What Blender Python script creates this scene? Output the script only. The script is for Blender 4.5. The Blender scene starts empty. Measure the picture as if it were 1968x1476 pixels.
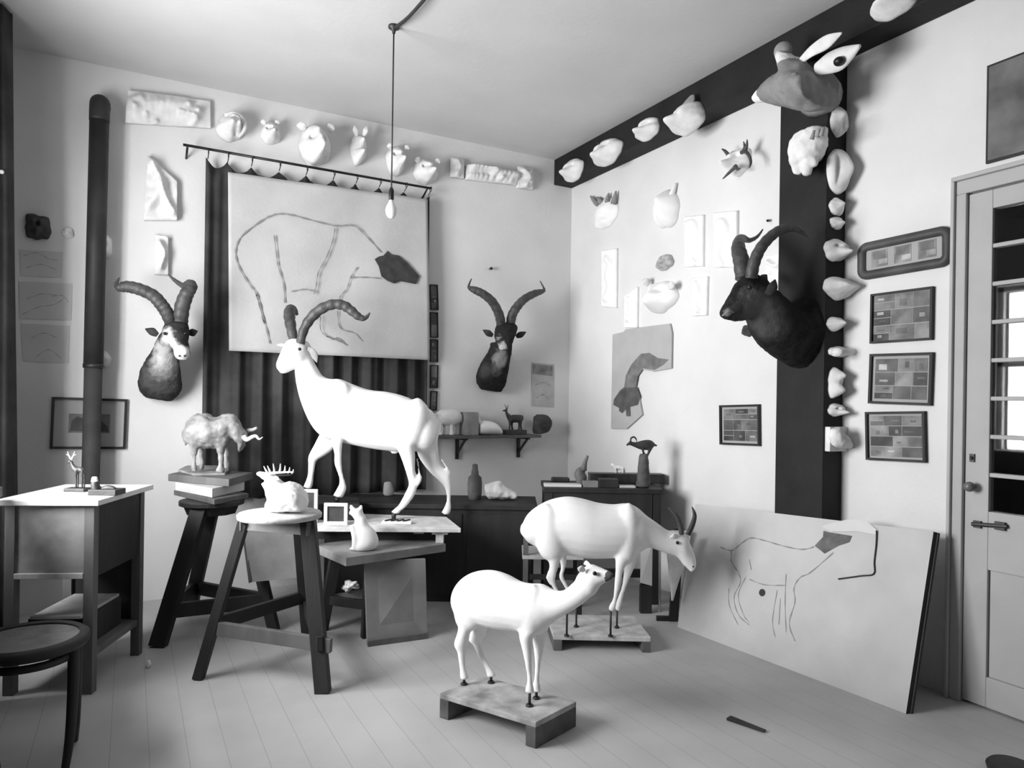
import bpy, bmesh, math, random
from mathutils import Vector, Matrix, noise

# ------------------------------------------------------------------ camera
scene = bpy.context.scene
col = scene.collection
FOC, RHO, YAW = 1345.0, 0.015, math.radians(28.6)
CAM = Vector((-3.25, -4.96, 1.30))
PX, PY = 984.0, 768.0                      # where the level view axis meets the 1968 x 1476 frame
FWD = Vector((math.sin(YAW), math.cos(YAW), 0))
RGT = Vector((math.cos(YAW), -math.sin(YAW), 0))
UP = Vector((0, 0, 1))
cd = bpy.data.cameras.new('camera')
cd.sensor_fit = 'HORIZONTAL'
cd.sensor_width = 36.0
cd.lens = 36.0 * FOC / 1968.0
cd.shift_y = (PY - 738.0) / 1968.0
cd.clip_start = 0.05
cam = bpy.data.objects.new('camera', cd)
col.objects.link(cam)
cr, cs = math.cos(RHO), math.sin(RHO)
ax = RGT * cr + UP * cs
ay = -RGT * cs + UP * cr
m4 = Matrix((ax, ay, -FWD)).transposed().to_4x4()
m4.translation = CAM
cam.matrix_world = m4
scene.camera = cam

# ------------------------------------------------------------------ light and exposure
scene.view_settings.view_transform = 'Standard'
scene.view_settings.look = 'None'
scene.view_settings.gamma = 1.0
scene.view_settings.use_curve_mapping = False
scene.view_settings.exposure = 0.0
world = bpy.data.worlds.new('sky')
scene.world = world
world.use_nodes = True
world.node_tree.nodes['Background'].inputs[0].default_value = (1, 1, 1, 1)
world.node_tree.nodes['Background'].inputs[1].default_value = 0.3
LW = -4.10                                  # left wall plane
WY0, WY1, WZ0, WZ1 = -2.60, -1.10, 0.75, 2.50
WT = .38                                    # thickness of the window wall   # the studio window
ld = bpy.data.lights.new('window_daylight', 'AREA')
ld.shape = 'RECTANGLE'
ld.size = WY1 - WY0 - .1
ld.size_y = WZ1 - WZ0 - .1
ld.energy = 235.0
lo = bpy.data.objects.new('window_daylight', ld)
col.objects.link(lo)
lo.location = (LW - WT - .04, (WY0 + WY1) / 2, (WZ0 + WZ1) / 2)
lo.rotation_euler = (math.pi / 2, 0, -math.pi / 2)

# ------------------------------------------------------------------ unprojecting helpers
def ray(x, y):
    dx, dy = x - PX, y - PY
    X = dx * cr + dy * cs
    Y = -dx * cs + dy * cr
    return FWD + RGT * (X / FOC) - UP * (Y / FOC)
def back(x, y, o=0.0):
    d = ray(x, y); return CAM + d * ((-o - CAM.y) / d.y)
def rightw(x, y, o=0.0):
    d = ray(x, y); return CAM + d * ((-o - CAM.x) / d.x)
def flr(x, y, z=0.0):
    d = ray(x, y); return CAM + d * ((z - CAM.z) / d.z)
def dep(x, y, D):
    return CAM + ray(x, y) * D
class Pl:
    """A vertical (or any) plane through a point: U(x, y, off) gives the point seen at x, y."""
    def __init__(s, p, n): s.p = Vector(p); s.n = Vector(n).normalized()
    def __call__(s, x, y, off=0.0):
        d = ray(x, y); q = s.p + s.n * off
        return CAM + d * ((q - CAM).dot(s.n) / d.dot(s.n))

# ------------------------------------------------------------------ materials
MATS = {}
def mat(name, g, rough=0.8, var=0.0, scale=6.0, bump=0.0, bscale=60.0, spec=0.3, stretch=(1, 1, 1)):
    if name in MATS: return MATS[name]
    m = bpy.data.materials.new(name); m.use_nodes = True
    nt = m.node_tree; b = nt.nodes['Principled BSDF']
    b.inputs['Roughness'].default_value = rough
    b.inputs['Specular IOR Level'].default_value = spec
    b.inputs['Base Color'].default_value = (g, g, g, 1)
    tc = nt.nodes.new('ShaderNodeTexCoord'); mp = nt.nodes.new('ShaderNodeMapping')
    mp.inputs['Scale'].default_value = stretch
    nt.links.new(tc.outputs['Object'], mp.inputs['Vector'])
    if var > 0:
        n = nt.nodes.new('ShaderNodeTexNoise'); n.inputs['Scale'].default_value = scale; n.inputs['Detail'].default_value = 6
        nt.links.new(mp.outputs[0], n.inputs['Vector'])
        r = nt.nodes.new('ShaderNodeValToRGB')
        lo_, hi_ = max(0, g * (1 - var)), min(1, g * (1 + var))
        r.color_ramp.elements[0].position = .3; r.color_ramp.elements[1].position = .7
        r.color_ramp.elements[0].color = (lo_, lo_, lo_, 1); r.color_ramp.elements[1].color = (hi_, hi_, hi_, 1)
        nt.links.new(n.outputs['Fac'], r.inputs[0]); nt.links.new(r.outputs[0], b.inputs['Base Color'])
    if bump > 0:
        n2 = nt.nodes.new('ShaderNodeTexNoise'); n2.inputs['Scale'].default_value = bscale; n2.inputs['Detail'].default_value = 5
        nt.links.new(mp.outputs[0], n2.inputs['Vector'])
        bp = nt.nodes.new('ShaderNodeBump'); bp.inputs['Strength'].default_value = bump; bp.inputs['Distance'].default_value = .01
        nt.links.new(n2.outputs['Fac'], bp.inputs['Height']); nt.links.new(bp.outputs[0], b.inputs['Normal'])
    MATS[name] = m
    return m
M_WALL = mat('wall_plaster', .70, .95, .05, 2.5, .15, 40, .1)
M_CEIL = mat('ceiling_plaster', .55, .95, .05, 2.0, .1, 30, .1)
M_BEAM = mat('dark_beam_wood', .012, .7, .35, 5, .2, 30, .3)
M_PLAS = mat('white_plaster', .86, .75, .03, 8, .08, 50, .25)
M_CAST = mat('old_plaster', .74, .85, .12, 14, .25, 45, .2)
M_CASTG = mat('grey_plaster', .28, .85, .2, 14, .25, 45, .2)
M_DARK = mat('dark_wood', .022, .6, .4, 7, .2, 40, .35, (1, 1, .2))
M_MID = mat('brown_wood', .11, .6, .35, 8, .2, 40, .35, (1, 1, .25))
M_PALE = mat('pale_wood', .42, .7, .2, 9, .2, 40, .3, (1, 1, .3))
M_HIDE = mat('dark_hide', .035, .85, .4, 18, .5, 120, .2)
M_HIDEL = mat('light_hide', .42, .9, .25, 18, .5, 120, .15)
M_HIDEM = mat('brown_hide', .11, .9, .3, 18, .5, 120, .15)
M_HORN = mat('horn', .055, .5, .35, 25, .3, 80, .4)
M_BLACK = mat('black', .008, .4, 0, spec=.4)
M_IRON = mat('iron', .02, .5, .3, 20, .1, 60, .5)
M_PIPE = mat('stovepipe_iron', .022, .6, .45, 5, .15, 40, .4)
M_CLOTH = mat('dark_curtain', .05, .95, .35, 5, .2, 90, .1)
M_SHEET = mat('canvas_sheet', .50, .95, .08, 4, .2, 60, .1)
M_CHAR = mat('charcoal', .03, .95)
M_CHARS = mat('smudged_charcoal', .25, .95)
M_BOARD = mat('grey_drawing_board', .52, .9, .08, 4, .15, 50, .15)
M_PAPER = mat('paper', .62, .9, .05, 6)
M_GPAPER = mat('grey_paper', .20, .9, .15, 6)
M_BRONZE = mat('dark_bronze', .028, .45, .4, 20, .2, 60, .5)
M_WAX = mat('mottled_wax', .26, .55, .55, 9, .35, 40, .4)
M_DOOR = mat('door_paint', .42, .6, .06, 5, .08, 40, .3)
M_BRASS = mat('tarnished_metal', .12, .35, .2, 20, spec=.6)
M_PORC = mat('porcelain', .75, .25, spec=.5)
GREYS = [mat('photo_grey_%s' % w, g, .5, .5, 12) for w, g in (('dark', .06), ('deep', .10), ('middle', .15), ('soft', .22), ('light', .36))]
M_MATT = mat('picture_mount', .36, .8, .06, 5)

def hide_mat(name, base, spots, origin, var=.35):
    m = mat(name, base, .88, 0, bump=.5, bscale=120, spec=.15)
    nt = m.node_tree; b = nt.nodes['Principled BSDF']
    tc = [n for n in nt.nodes if n.type == 'TEX_COORD'][0]
    ns = nt.nodes.new('ShaderNodeTexNoise'); ns.inputs['Scale'].default_value = 26; ns.inputs['Detail'].default_value = 5
    nt.links.new(tc.outputs['Object'], ns.inputs['Vector'])
    sub = nt.nodes.new('ShaderNodeVectorMath'); sub.operation = 'SUBTRACT'; sub.inputs[1].default_value = (.5, .5, .5)
    sc = nt.nodes.new('ShaderNodeVectorMath'); sc.operation = 'SCALE'; sc.inputs['Scale'].default_value = .07
    ad = nt.nodes.new('ShaderNodeVectorMath'); ad.operation = 'ADD'
    nt.links.new(ns.outputs['Color'], sub.inputs[0]); nt.links.new(sub.outputs[0], sc.inputs[0])
    nt.links.new(sc.outputs[0], ad.inputs[0]); nt.links.new(tc.outputs['Object'], ad.inputs[1])
    r = nt.nodes.new('ShaderNodeValToRGB'); r.color_ramp.elements[0].position = .3; r.color_ramp.elements[1].position = .7
    r.color_ramp.elements[0].color = (base * (1 - var),) * 3 + (1,); r.color_ramp.elements[1].color = (base * (1 + var),) * 3 + (1,)
    nt.links.new(ns.outputs['Fac'], r.inputs[0]); last = r.outputs[0]
    for c, rad, g in spots:
        c = Vector(c) - Vector(origin)
        ds = nt.nodes.new('ShaderNodeVectorMath'); ds.operation = 'DISTANCE'; ds.inputs[1].default_value = c
        nt.links.new(ad.outputs[0], ds.inputs[0])
        mr = nt.nodes.new('ShaderNodeMapRange'); mr.interpolation_type = 'SMOOTHSTEP'
        mr.inputs['From Min'].default_value = rad * 1.25; mr.inputs['From Max'].default_value = rad * .55
        nt.links.new(ds.outputs['Value'], mr.inputs['Value'])
        mx = nt.nodes.new('ShaderNodeMix'); mx.data_type = 'RGBA'; mx.inputs[7].default_value = (g, g, g, 1)
        nt.links.new(mr.outputs[0], mx.inputs[0]); nt.links.new(last, mx.inputs[6]); last = mx.outputs[2]
    nt.links.new(last, b.inputs['Base Color'])
    return m
def glass_mat():
    m = bpy.data.materials.new('pane_glass'); m.use_nodes = True
    b = m.node_tree.nodes['Principled BSDF']
    b.inputs['Base Color'].default_value = (.9, .9, .9, 1); b.inputs['Roughness'].default_value = .02
    b.inputs['Transmission Weight'].default_value = 1.0; b.inputs['IOR'].default_value = 1.5
    return m
M_GLASS = glass_mat()
def floor_mat():
    m = bpy.data.materials.new('worn_floorboards'); m.use_nodes = True
    nt = m.node_tree; b = nt.nodes['Principled BSDF']; b.inputs['Roughness'].default_value = .75
    b.inputs['Specular IOR Level'].default_value = .25
    tc = nt.nodes.new('ShaderNodeTexCoord'); sx = nt.nodes.new('ShaderNodeSeparateXYZ')
    nt.links.new(tc.outputs['Object'], sx.inputs[0])
    mu = nt.nodes.new('ShaderNodeMath'); mu.operation = 'MULTIPLY'; mu.inputs[1].default_value = 8.0
    fr = nt.nodes.new('ShaderNodeMath'); fr.operation = 'FRACT'
    lt = nt.nodes.new('ShaderNodeMath'); lt.operation = 'LESS_THAN'; lt.inputs[1].default_value = .02
    nt.links.new(sx.outputs[0], mu.inputs[0]); nt.links.new(mu.outputs[0], fr.inputs[0]); nt.links.new(fr.outputs[0], lt.inputs[0])
    n = nt.nodes.new('ShaderNodeTexNoise'); n.inputs['Scale'].default_value = 3.0; n.inputs['Detail'].default_value = 8
    nt.links.new(tc.outputs['Object'], n.inputs['Vector'])
    r = nt.nodes.new('ShaderNodeValToRGB'); r.color_ramp.elements[0].position = .3; r.color_ramp.elements[1].position = .7
    r.color_ramp.elements[0].color = (.42, .42, .42, 1); r.color_ramp.elements[1].color = (.50, .50, .50, 1)
    nt.links.new(n.outputs['Fac'], r.inputs[0])
    mx = nt.nodes.new('ShaderNodeMix'); mx.data_type = 'RGBA'
    mx.inputs[7].default_value = (.33, .33, .33, 1)
    nt.links.new(lt.outputs[0], mx.inputs[0]); nt.links.new(r.outputs[0], mx.inputs[6])
    nt.links.new(mx.outputs[2], b.inputs['Base Color'])
    return m
M_FLOOR = floor_mat()

# ------------------------------------------------------------------ mesh helpers
def catmull(pts, sub):
    """Smooth a list of tuples of Vectors/floats."""
    if len(pts) < 3 or sub < 2: return list(pts)
    out = []
    n = len(pts)
    def cr_(a, b, c, d, t):
        return 0.5 * ((2 * b) + (c - a) * t + (2 * a - 5 * b + 4 * c - d) * t * t + (3 * b - a - 3 * c + d) * t ** 3)
    for i in range(n - 1):
        p0, p1, p2, p3 = pts[max(i - 1, 0)], pts[i], pts[i + 1], pts[min(i + 2, n - 1)]
        for k in range(sub):
            t = k / sub
            out.append(tuple(cr_(a, b, c, d, t) for a, b, c, d in zip(p0, p1, p2, p3)))
    out.append(tuple(pts[-1]))
    return out

class MB:
    def __init__(s): s.v = []; s.f = []; s.m = []
    def add(s, verts, faces, mi=0):
        o = len(s.v); s.v += [Vector(p) for p in verts]
        for f in faces: s.f.append([i + o for i in f]); s.m.append(mi)
    def hexa(s, b4, t4, mi=0):
        s.add(list(b4) + list(t4), [(3, 2, 1, 0), (4, 5, 6, 7), (0, 1, 5, 4), (1, 2, 6, 5), (2, 3, 7, 6), (3, 0, 4, 7)], mi)
    def box(s, x0, x1, y0, y1, z0, z1, mi=0):
        s.hexa([(x0, y0, z0), (x1, y0, z0), (x1, y1, z0), (x0, y1, z0)], [(x0, y0, z1), (x1, y0, z1), (x1, y1, z1), (x0, y1, z1)], mi)
    def obox(s, o, a, b, c, mi=0):
        """box from corner o along vectors a, b, c"""
        o, a, b, c = Vector(o), Vector(a), Vector(b), Vector(c)
        s.hexa([o, o + a, o + a + b, o + b], [o + c, o + a + c, o + a + b + c, o + b + c], mi)
    def cbox(s, c, a, b, n, w, h, d, mi=0):
        """slab centred on c in the plane a,b, standing out by d along n"""
        c, a, b, n = Vector(c), Vector(a), Vector(b), Vector(n)
        s.obox(c - a * w / 2 - b * h / 2, a * w, b * h, n * d, mi)
    def beam(s, p, q, w, t, side=None, mi=0, taper=1.0):
        """squared bar from p to q, w wide along side, t thick"""
        p, q = Vector(p), Vector(q); d = (q - p).normalized()
        side = Vector(side) if side is not None else (UP.cross(d) if abs(d.z) < .9 else Vector((1, 0, 0)))
        side = (side - d * side.dot(d)).normalized(); n = d.cross(side)
        r = lambda c, k: [c - side * w * k / 2 - n * t * k / 2, c + side * w * k / 2 - n * t * k / 2, c + side * w * k / 2 + n * t * k / 2, c - side * w * k / 2 + n * t * k / 2]
        s.hexa(r(p, 1), r(q, taper), mi)
    def prism(s, pts, vec, mi=0):
        n = len(pts); vec = Vector(vec); P = [Vector(p) for p in pts]
        s.add(P + [p + vec for p in P], [list(range(n))[::-1], list(range(n, 2 * n))] + [(i, (i + 1) % n, n + (i + 1) % n, n + i) for i in range(n)], mi)
    def tube(s, pts, rad, n=10, mi=0, sub=1, ring=0.0, rk=0):
        """round tube through pts; rad number or list"""
        if not isinstance(rad, (list, tuple)): rad = [rad] * len(pts)
        st = [(Vector(p), r) for p, r in zip(pts, rad)]
        if sub > 1: st = catmull(st, sub)
        N = len(st); up = None; verts = []
        for i in range(N):
            d = (st[min(i + 1, N - 1)][0] - st[max(i - 1, 0)][0]).normalized()
            if up is None:
                up = d.orthogonal().normalized()
            up = (up - d * up.dot(d)).normalized(); sd = d.cross(up)
            r = st[i][1]
            if ring: r *= 1 + ring * (1 if (i % rk) < rk / 2 else -1)
            verts += [st[i][0] + (up * math.cos(2 * math.pi * k / n) + sd * math.sin(2 * math.pi * k / n)) * r for k in range(n)]
        faces = [(i * n + k, i * n + (k + 1) % n, (i + 1) * n + (k + 1) % n, (i + 1) * n + k) for i in range(N - 1) for k in range(n)]
        faces += [list(range(n))[::-1], [(N - 1) * n + k for k in range(n)]]
        s.add(verts, faces, mi)
    def cyl(s, p, q, r0, r1=None, n=16, mi=0): s.tube([p, q], [r0, r0 if r1 is None else r1], n, mi)
    def lathe(s, c, prof, n=24, mi=0, axis=UP):
        closed = prof[0] == prof[-1]
        c = Vector(c); axis = Vector(axis).normalized(); u = axis.orthogonal().normalized(); w = axis.cross(u)
        verts = [c + axis * z + (u * math.cos(2 * math.pi * k / n) + w * math.sin(2 * math.pi * k / n)) * r for r, z in prof for k in range(n)]
        N = len(prof)
        faces = [(i * n + k, i * n + (k + 1) % n, (i + 1) * n + (k + 1) % n, (i + 1) * n + k) for i in range(N - 1) for k in range(n)]
        if not closed: faces += [list(range(n))[::-1], [(N - 1) * n + k for k in range(n)]]
        s.add(verts, faces, mi)
    def loft(s, st, n=22, sub=4, mi=0, ex=2.0):
        """st: (centre, in-plane half axis, lateral half axis)"""
        st = catmull([(Vector(c), Vector(a), Vector(b)) for c, a, b in st], sub)
        N = len(st); verts = []
        for c, a, b in st:
            for k in range(n):
                t = 2 * math.pi * k / n; ct, sn = math.cos(t), math.sin(t)
                ct = math.copysign(abs(ct) ** (2 / ex), ct); sn = math.copysign(abs(sn) ** (2 / ex), sn)
                verts.append(c + a * ct + b * sn)
        faces = [(i * n + k, i * n + (k + 1) % n, (i + 1) * n + (k + 1) % n, (i + 1) * n + k) for i in range(N - 1) for k in range(n)]
        faces += [list(range(n))[::-1], [(N - 1) * n + k for k in range(n)]]
        s.add(verts, faces, mi)
    def blob(s, c, r, n=14, sq=(1, 1, 1), mi=0):
        c = Vector(c)
        prof = []
        verts = []
        for i in range(n + 1):
            th = math.pi * i / n
            for k in range(n * 2):
                ph = math.pi * k / n
                verts.append(c + Vector((math.sin(th) * math.cos(ph) * sq[0], math.sin(th) * math.sin(ph) * sq[1], math.cos(th) * sq[2])) * r)
        q = n * 2
        s.add(verts, [(i * q + k, (i + 1) * q + k, (i + 1) * q + (k + 1) % q, i * q + (k + 1) % q) for i in range(n) for k in range(q)], mi)
    def ribbon(s, pts, nrm, w, mi=0, sub=5):
        """flat stroke of width w lying in the plane with normal nrm"""
        P = [p[0] for p in catmull([(Vector(p),) for p in pts], sub)]
        nrm = Vector(nrm); N = len(P); vs = []
        for i in range(N):
            d = (P[min(i + 1, N - 1)] - P[max(i - 1, 0)]); sd = nrm.cross(d)
            if sd.length < 1e-9: sd = UP.copy()
            sd.normalize(); k = w * (.65 + .35 * math.sin(i * 1.7)) / 2
            vs += [P[i] - sd * k, P[i] + sd * k]
        s.add(vs, [(2 * i, 2 * i + 1, 2 * i + 3, 2 * i + 2) for i in range(N - 1)], mi)
    def build(s, name, mats, parent=None, smooth=False, bevel=0.0, base=None):
        if not isinstance(mats, (list, tuple)): mats = [mats]
        if parent is not None and parent.type == 'EMPTY' and name in ('ear', 'eye', 'nostril', 'nostrils', 'mouth', 'ear_hollow', 'poll_tuft', 'tail'):
            for ch in parent.children:
                if ch.name.split('.')[0] in ('head', 'body'): parent = ch; break
        if parent is not None:
            o0 = Vector(parent['_o'])
        elif base is not None: o0 = Vector(base)
        else:
            xs = [v.x for v in s.v]; ys = [v.y for v in s.v]; zs = [v.z for v in s.v]
            o0 = Vector(((min(xs) + max(xs)) / 2, (min(ys) + max(ys)) / 2, min(zs)))
        me = bpy.data.meshes.new(name)
        me.from_pydata([v - o0 for v in s.v], [], s.f)
        for m in mats: me.materials.append(m)
        me.polygons.foreach_set('material_index', s.m)
        bm = bmesh.new(); bm.from_mesh(me)
        bmesh.ops.recalc_face_normals(bm, faces=bm.faces) if not getattr(s, 'flat', False) else None
        bm.to_mesh(me); bm.free()
        if smooth: me.polygons.foreach_set('use_smooth', [True] * len(me.polygons))
        ob = bpy.data.objects.new(name, me); col.objects.link(ob)
        ob['_o'] = tuple(o0)
        if parent is not None: ob.parent = parent
        else: ob.location = o0
        if bevel > 0:
            b = ob.modifiers.new('bevel', 'BEVEL'); b.width = bevel; b.segments = 2; b.limit_method = 'ANGLE'; b.angle_limit = math.radians(50)
        return ob

def thing(name, loc, label, cat, group=None):
    e = bpy.data.objects.new(name, None); e.empty_display_size = .05
    col.objects.link(e); e.location = Vector(loc); e['_o'] = tuple(Vector(loc))
    return tag(e, label, cat, group)
def tag(o, label, cat, group=None):
    o['label'] = label; o['category'] = cat
    if group: o['group'] = group
    return o
def struct(name, mb, mats, label, cat='room', smooth=False, bevel=0.0):
    o = mb.build(name, mats, None, smooth, bevel); o['kind'] = 'structure'; o['label'] = label; o['category'] = cat
    return o

def sculpt(name, lofts, voxel, smooth, mats, parent=None, matfn=None, extra=None, base=None, ex=2.0, rough=0.0, rscale=20):
    """One continuous body: overlapping lofts fused by a voxel remesh, then smoothed."""
    mb = MB()
    for st in lofts:
        if isinstance(st, MB): mb.add(st.v, st.f)
        else: mb.loft(st, 20, 4, 0, ex)
    tmp = mb.build('temporary_' + name, mats, None)
    r = tmp.modifiers.new('r', 'REMESH'); r.mode = 'VOXEL'; r.voxel_size = voxel; r.use_smooth_shade = True
    if smooth:
        k = tmp.modifiers.new('s', 'SMOOTH'); k.factor = .5; k.iterations = smooth
    dg = bpy.context.evaluated_depsgraph_get(); dg.update()
    me = bpy.data.meshes.new_from_object(tmp.evaluated_get(dg))
    o1 = Vector(tmp['_o'])
    out = MB()
    out.v = [v.co + o1 for v in me.vertices]
    if rough:
        nn = [v.normal.copy() for v in me.vertices]
        out.v = [p + q * rough * (noise.noise(p * rscale) + .5 * noise.noise(p * rscale * 2.3)) for p, q in zip(out.v, nn)]
    out.f = [list(p.vertices) for p in me.polygons]
    out.m = [0] * len(out.f)
    if matfn:
        for i, p in enumerate(me.polygons): out.m[i] = matfn(p.center + o1)
    bpy.data.objects.remove(tmp); bpy.data.meshes.remove(me)
    if extra:
        out.add(extra.v, extra.f, 0)
    return out.build(name, mats, parent, True, 0, base)

def settle(o, z):
    """lift a resting object so that its lowest point touches height z"""
    m = min(v.co.z for v in o.data.vertices) + Vector(o['_o']).z
    dz = z + .0008 - m
    for v in o.data.vertices: v.co.z += dz
    return o
def rows(u, rr, lat, off=0.0, lo_=1.0):
    """photo cross-sections (x1, y1, x2, y2[, half width]) to loft stations on plane u"""
    out = []
    for r in rr:
        p, q = u(r[0], r[1], off), u(r[2], r[3], off)
        a = (p - q) / 2
        w = r[4] if len(r) > 4 else a.length * lo_
        out.append(((p + q) / 2, a, lat * w))
    return out
def legrows(u, rr, lat, off, k_=.85):
    out = []
    for i, r in enumerate(rr):
        k = min(1, i / 2); o_ = off * (.5 + .5 * k)
        p, q = u(r[0], r[1], o_), u(r[2], r[3], o_); a = (p - q) / 2
        out.append(((p + q) / 2, a * 1.1, lat * a.length * 1.1 * k_ * (.5 + .5 * k)))
    return out
def mass(u, lat, x0, y0, x1, y1, hw, off, hl):
    """rounded muscle lying under the skin along a photo line"""
    dx, dy = x1 - x0, y1 - y0; L = math.hypot(dx, dy); nx, ny = -dy / L * hw, dx / L * hw; out = []
    for i in range(9):
        t = i / 8; k = max(.12, math.sqrt(max(0, 1 - (2 * t - 1) ** 2)))
        x, y = x0 + dx * t, y0 + dy * t
        p, q = u(x + nx * k, y + ny * k, off), u(x - nx * k, y - ny * k, off)
        out.append(((p + q) / 2, (p - q) / 2, lat * hl * k))
    return out
def line(u, pts, off=0.0): return [u(x, y, off) for x, y in pts]

A_B, N_B = Vector((1, 0, 0)), Vector((0, -1, 0))      # back wall: image-right axis, normal
A_R, N_R = Vector((0, -1, 0)), Vector((-1, 0, 0))     # right wall

# ================================================================== ROOM
H = 3.30; FY = -6.4; T = .14
b = MB(); b.box(LW - T, T, FY - T, T, -.12, 0); struct('floor', b, M_FLOOR, 'worn pale floorboards of the studio', 'floor')
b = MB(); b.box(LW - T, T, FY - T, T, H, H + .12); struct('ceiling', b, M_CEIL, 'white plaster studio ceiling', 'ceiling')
b = MB(); b.box(LW - T, T, 0, T, 0, H); struct('wall_back', b, M_WALL, 'back plaster wall behind the stovepipe and curtain', 'wall')
DY0, DY1, DZ = -4.10, -3.20, 2.24                    # door opening
b = MB(); b.box(0, T, DY1, 0, 0, H); b.box(0, T, FY, DY0, 0, H); b.box(0, T, DY0, DY1, DZ, H)
struct('wall_right', b, M_WALL, 'right plaster wall hung with casts and pictures', 'wall')
b = MB(); b.box(LW - WT, LW, WY1, 0, 0, H); b.box(LW - WT, LW, FY, WY0, 0, H); b.box(LW - WT, LW, WY0, WY1, 0, WZ0); b.box(LW - WT, LW, WY0, WY1, WZ1, H)
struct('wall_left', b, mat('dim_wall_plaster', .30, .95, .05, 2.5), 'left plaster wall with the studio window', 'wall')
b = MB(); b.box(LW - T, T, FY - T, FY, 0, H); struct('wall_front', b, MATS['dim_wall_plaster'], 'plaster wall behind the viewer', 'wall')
# the studio window
b = MB()
for y in (WY0, (WY0 + WY1) / 2 - .02, WY1 - .05): b.box(LW - .35, LW - .31, y, y + .05, WZ0, WZ1)
for z in (WZ0, WZ0 + .95, WZ1 - .05): b.box(LW - .35, LW - .31, WY0, WY1, z, z + .05)
w = struct('window_1', b, M_DOOR, 'studio window in the left wall', 'window')
b = MB(); b.box(LW, -3.73, -2.75, -1.35, 0, .86); b.box(LW, -3.72, -2.77, -1.33, .86, .90); struct('window_light_block', b, M_DARK, 'dark unseen block added under the studio window to shade the floor', 'light blocker')  # unseen block added to keep window light off the lower-left floor
# dark post and beam
POSTY0, POSTY1, PD = -2.59, -2.29, .15
BZ = 3.09
b = MB(); b.box(-PD, 0, POSTY0, POSTY1, 0, BZ); struct('post', b, M_BEAM, 'dark timber post standing against the right wall', 'post', bevel=.006)
b = MB(); b.box(-.18, 0, FY, 0, BZ, H); struct('beam', b, M_BEAM, 'dark timber beam under the ceiling along the right wall', 'beam', bevel=.006)
# door: casing, leaf, panes
b = MB()
cw = .055
b.box(-.03, 0, DY1 - .005, DY1 + cw - .016, 0, DZ); b.box(-.03, 0, DY0 - cw, DY1 + cw - .016, DZ, DZ + cw + .005); b.box(-.03, 0, DY0 - cw, DY0, 0, DZ)
b.box(-.045, 0, DY1 + cw - .016, DY1 + cw, 0, DZ + cw + .005); b.box(-.045, 0, DY0 - cw, DY1 + cw, DZ + cw + .005, DZ + cw + .025)
struct('trim_1', b, M_DOOR, 'moulded casing around the glazed door', 'door casing', bevel=.004)
GY1 = -3.305; GY0 = -4.0
zs = [.855, 1.0, 1.142, 1.285, 1.432, 1.575, 1.72, 1.868, 2.013, 2.16]
zs = [.852 + i * (2.165 - .852) / 8 for i in range(9)]
b = MB(); X0, X1 = -.012, .032
b.box(X0, X1, GY1, DY1 - .008, .01, DZ - .006); b.box(X0, X1, DY0 + .008, GY0, .01, DZ - .006)
b.box(X0, X1, GY0, GY1, zs[-1] - .012, DZ - .006); b.box(X0, X1, GY0, GY1, .60, zs[0] - .002); b.box(X0, X1, GY0, GY1, .01, .14)
b.box(X0 + .012, X1 - .008, GY0 + .04, GY1 - .005, .14, .60)
for z in zs[1:-1]: b.box(X0 + .004, X1, GY0, GY1, z - .018, z)
for y in (-3.50, -3.76): b.box(X0 + .004, X1, y - .012, y, zs[0] - .002, zs[-1])
door = struct('door_1', b, M_DOOR, 'pale panelled door glazed with small panes', 'door', bevel=.003)
ys = [GY1, -3.50, -3.512, -3.76, -3.772, GY0]
for i in range(8):
    for k in range(3):
        g = MB(); g.box(.008, .013, ys[2 * k + 1], ys[2 * k], zs[i] - .001, zs[i + 1] - .017); g.build('pane', M_GLASS, door)
g = MB(); c = rightw(1868, 935, .03); g.blob(c - Vector((.02, 0, 0)), .022, 10); g.cyl(c + Vector((.035, 0, 0)), c - Vector((.02, 0, 0)), .009); g.lathe(c + Vector((.03, 0, 0)), [(.001, 0), (.028, 0), (.026, .006), (.001, .007)], 16, 0, N_R)
g.build('door_knob', M_BRASS, door, True)['label'] = 'round metal door knob'
g = MB(); c = rightw(1869, 880, .013); g.cbox(c, A_R, UP, N_R, .02, .035, .006); g.blob(c + N_R * .008, .008, 8); g.build('keyhole_plate', M_IRON, door)
g = MB(); p, q = rightw(1868, 1007, .02), rightw(1936, 1012, .02)
g.cyl(p, q, .009, None, 10); g.cbox(p.lerp(q, .15) - N_R * .008, A_R, UP, N_R, .03, .03, .012); g.cbox(p.lerp(q, .8) - N_R * .008, A_R, UP, N_R, .04, .034, .014)
g.build('door_bolt', M_IRON, door, False)
# dim passage beyond the door glass
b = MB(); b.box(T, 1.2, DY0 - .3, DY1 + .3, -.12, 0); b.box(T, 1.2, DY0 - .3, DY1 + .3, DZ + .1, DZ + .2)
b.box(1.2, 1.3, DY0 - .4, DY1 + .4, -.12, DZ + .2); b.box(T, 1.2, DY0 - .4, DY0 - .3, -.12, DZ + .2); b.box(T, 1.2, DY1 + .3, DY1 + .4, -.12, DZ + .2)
struct('wall_passage', b, mat('passage_wall', .18, .9), 'dim passage beyond the glazed door', 'wall')

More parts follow.
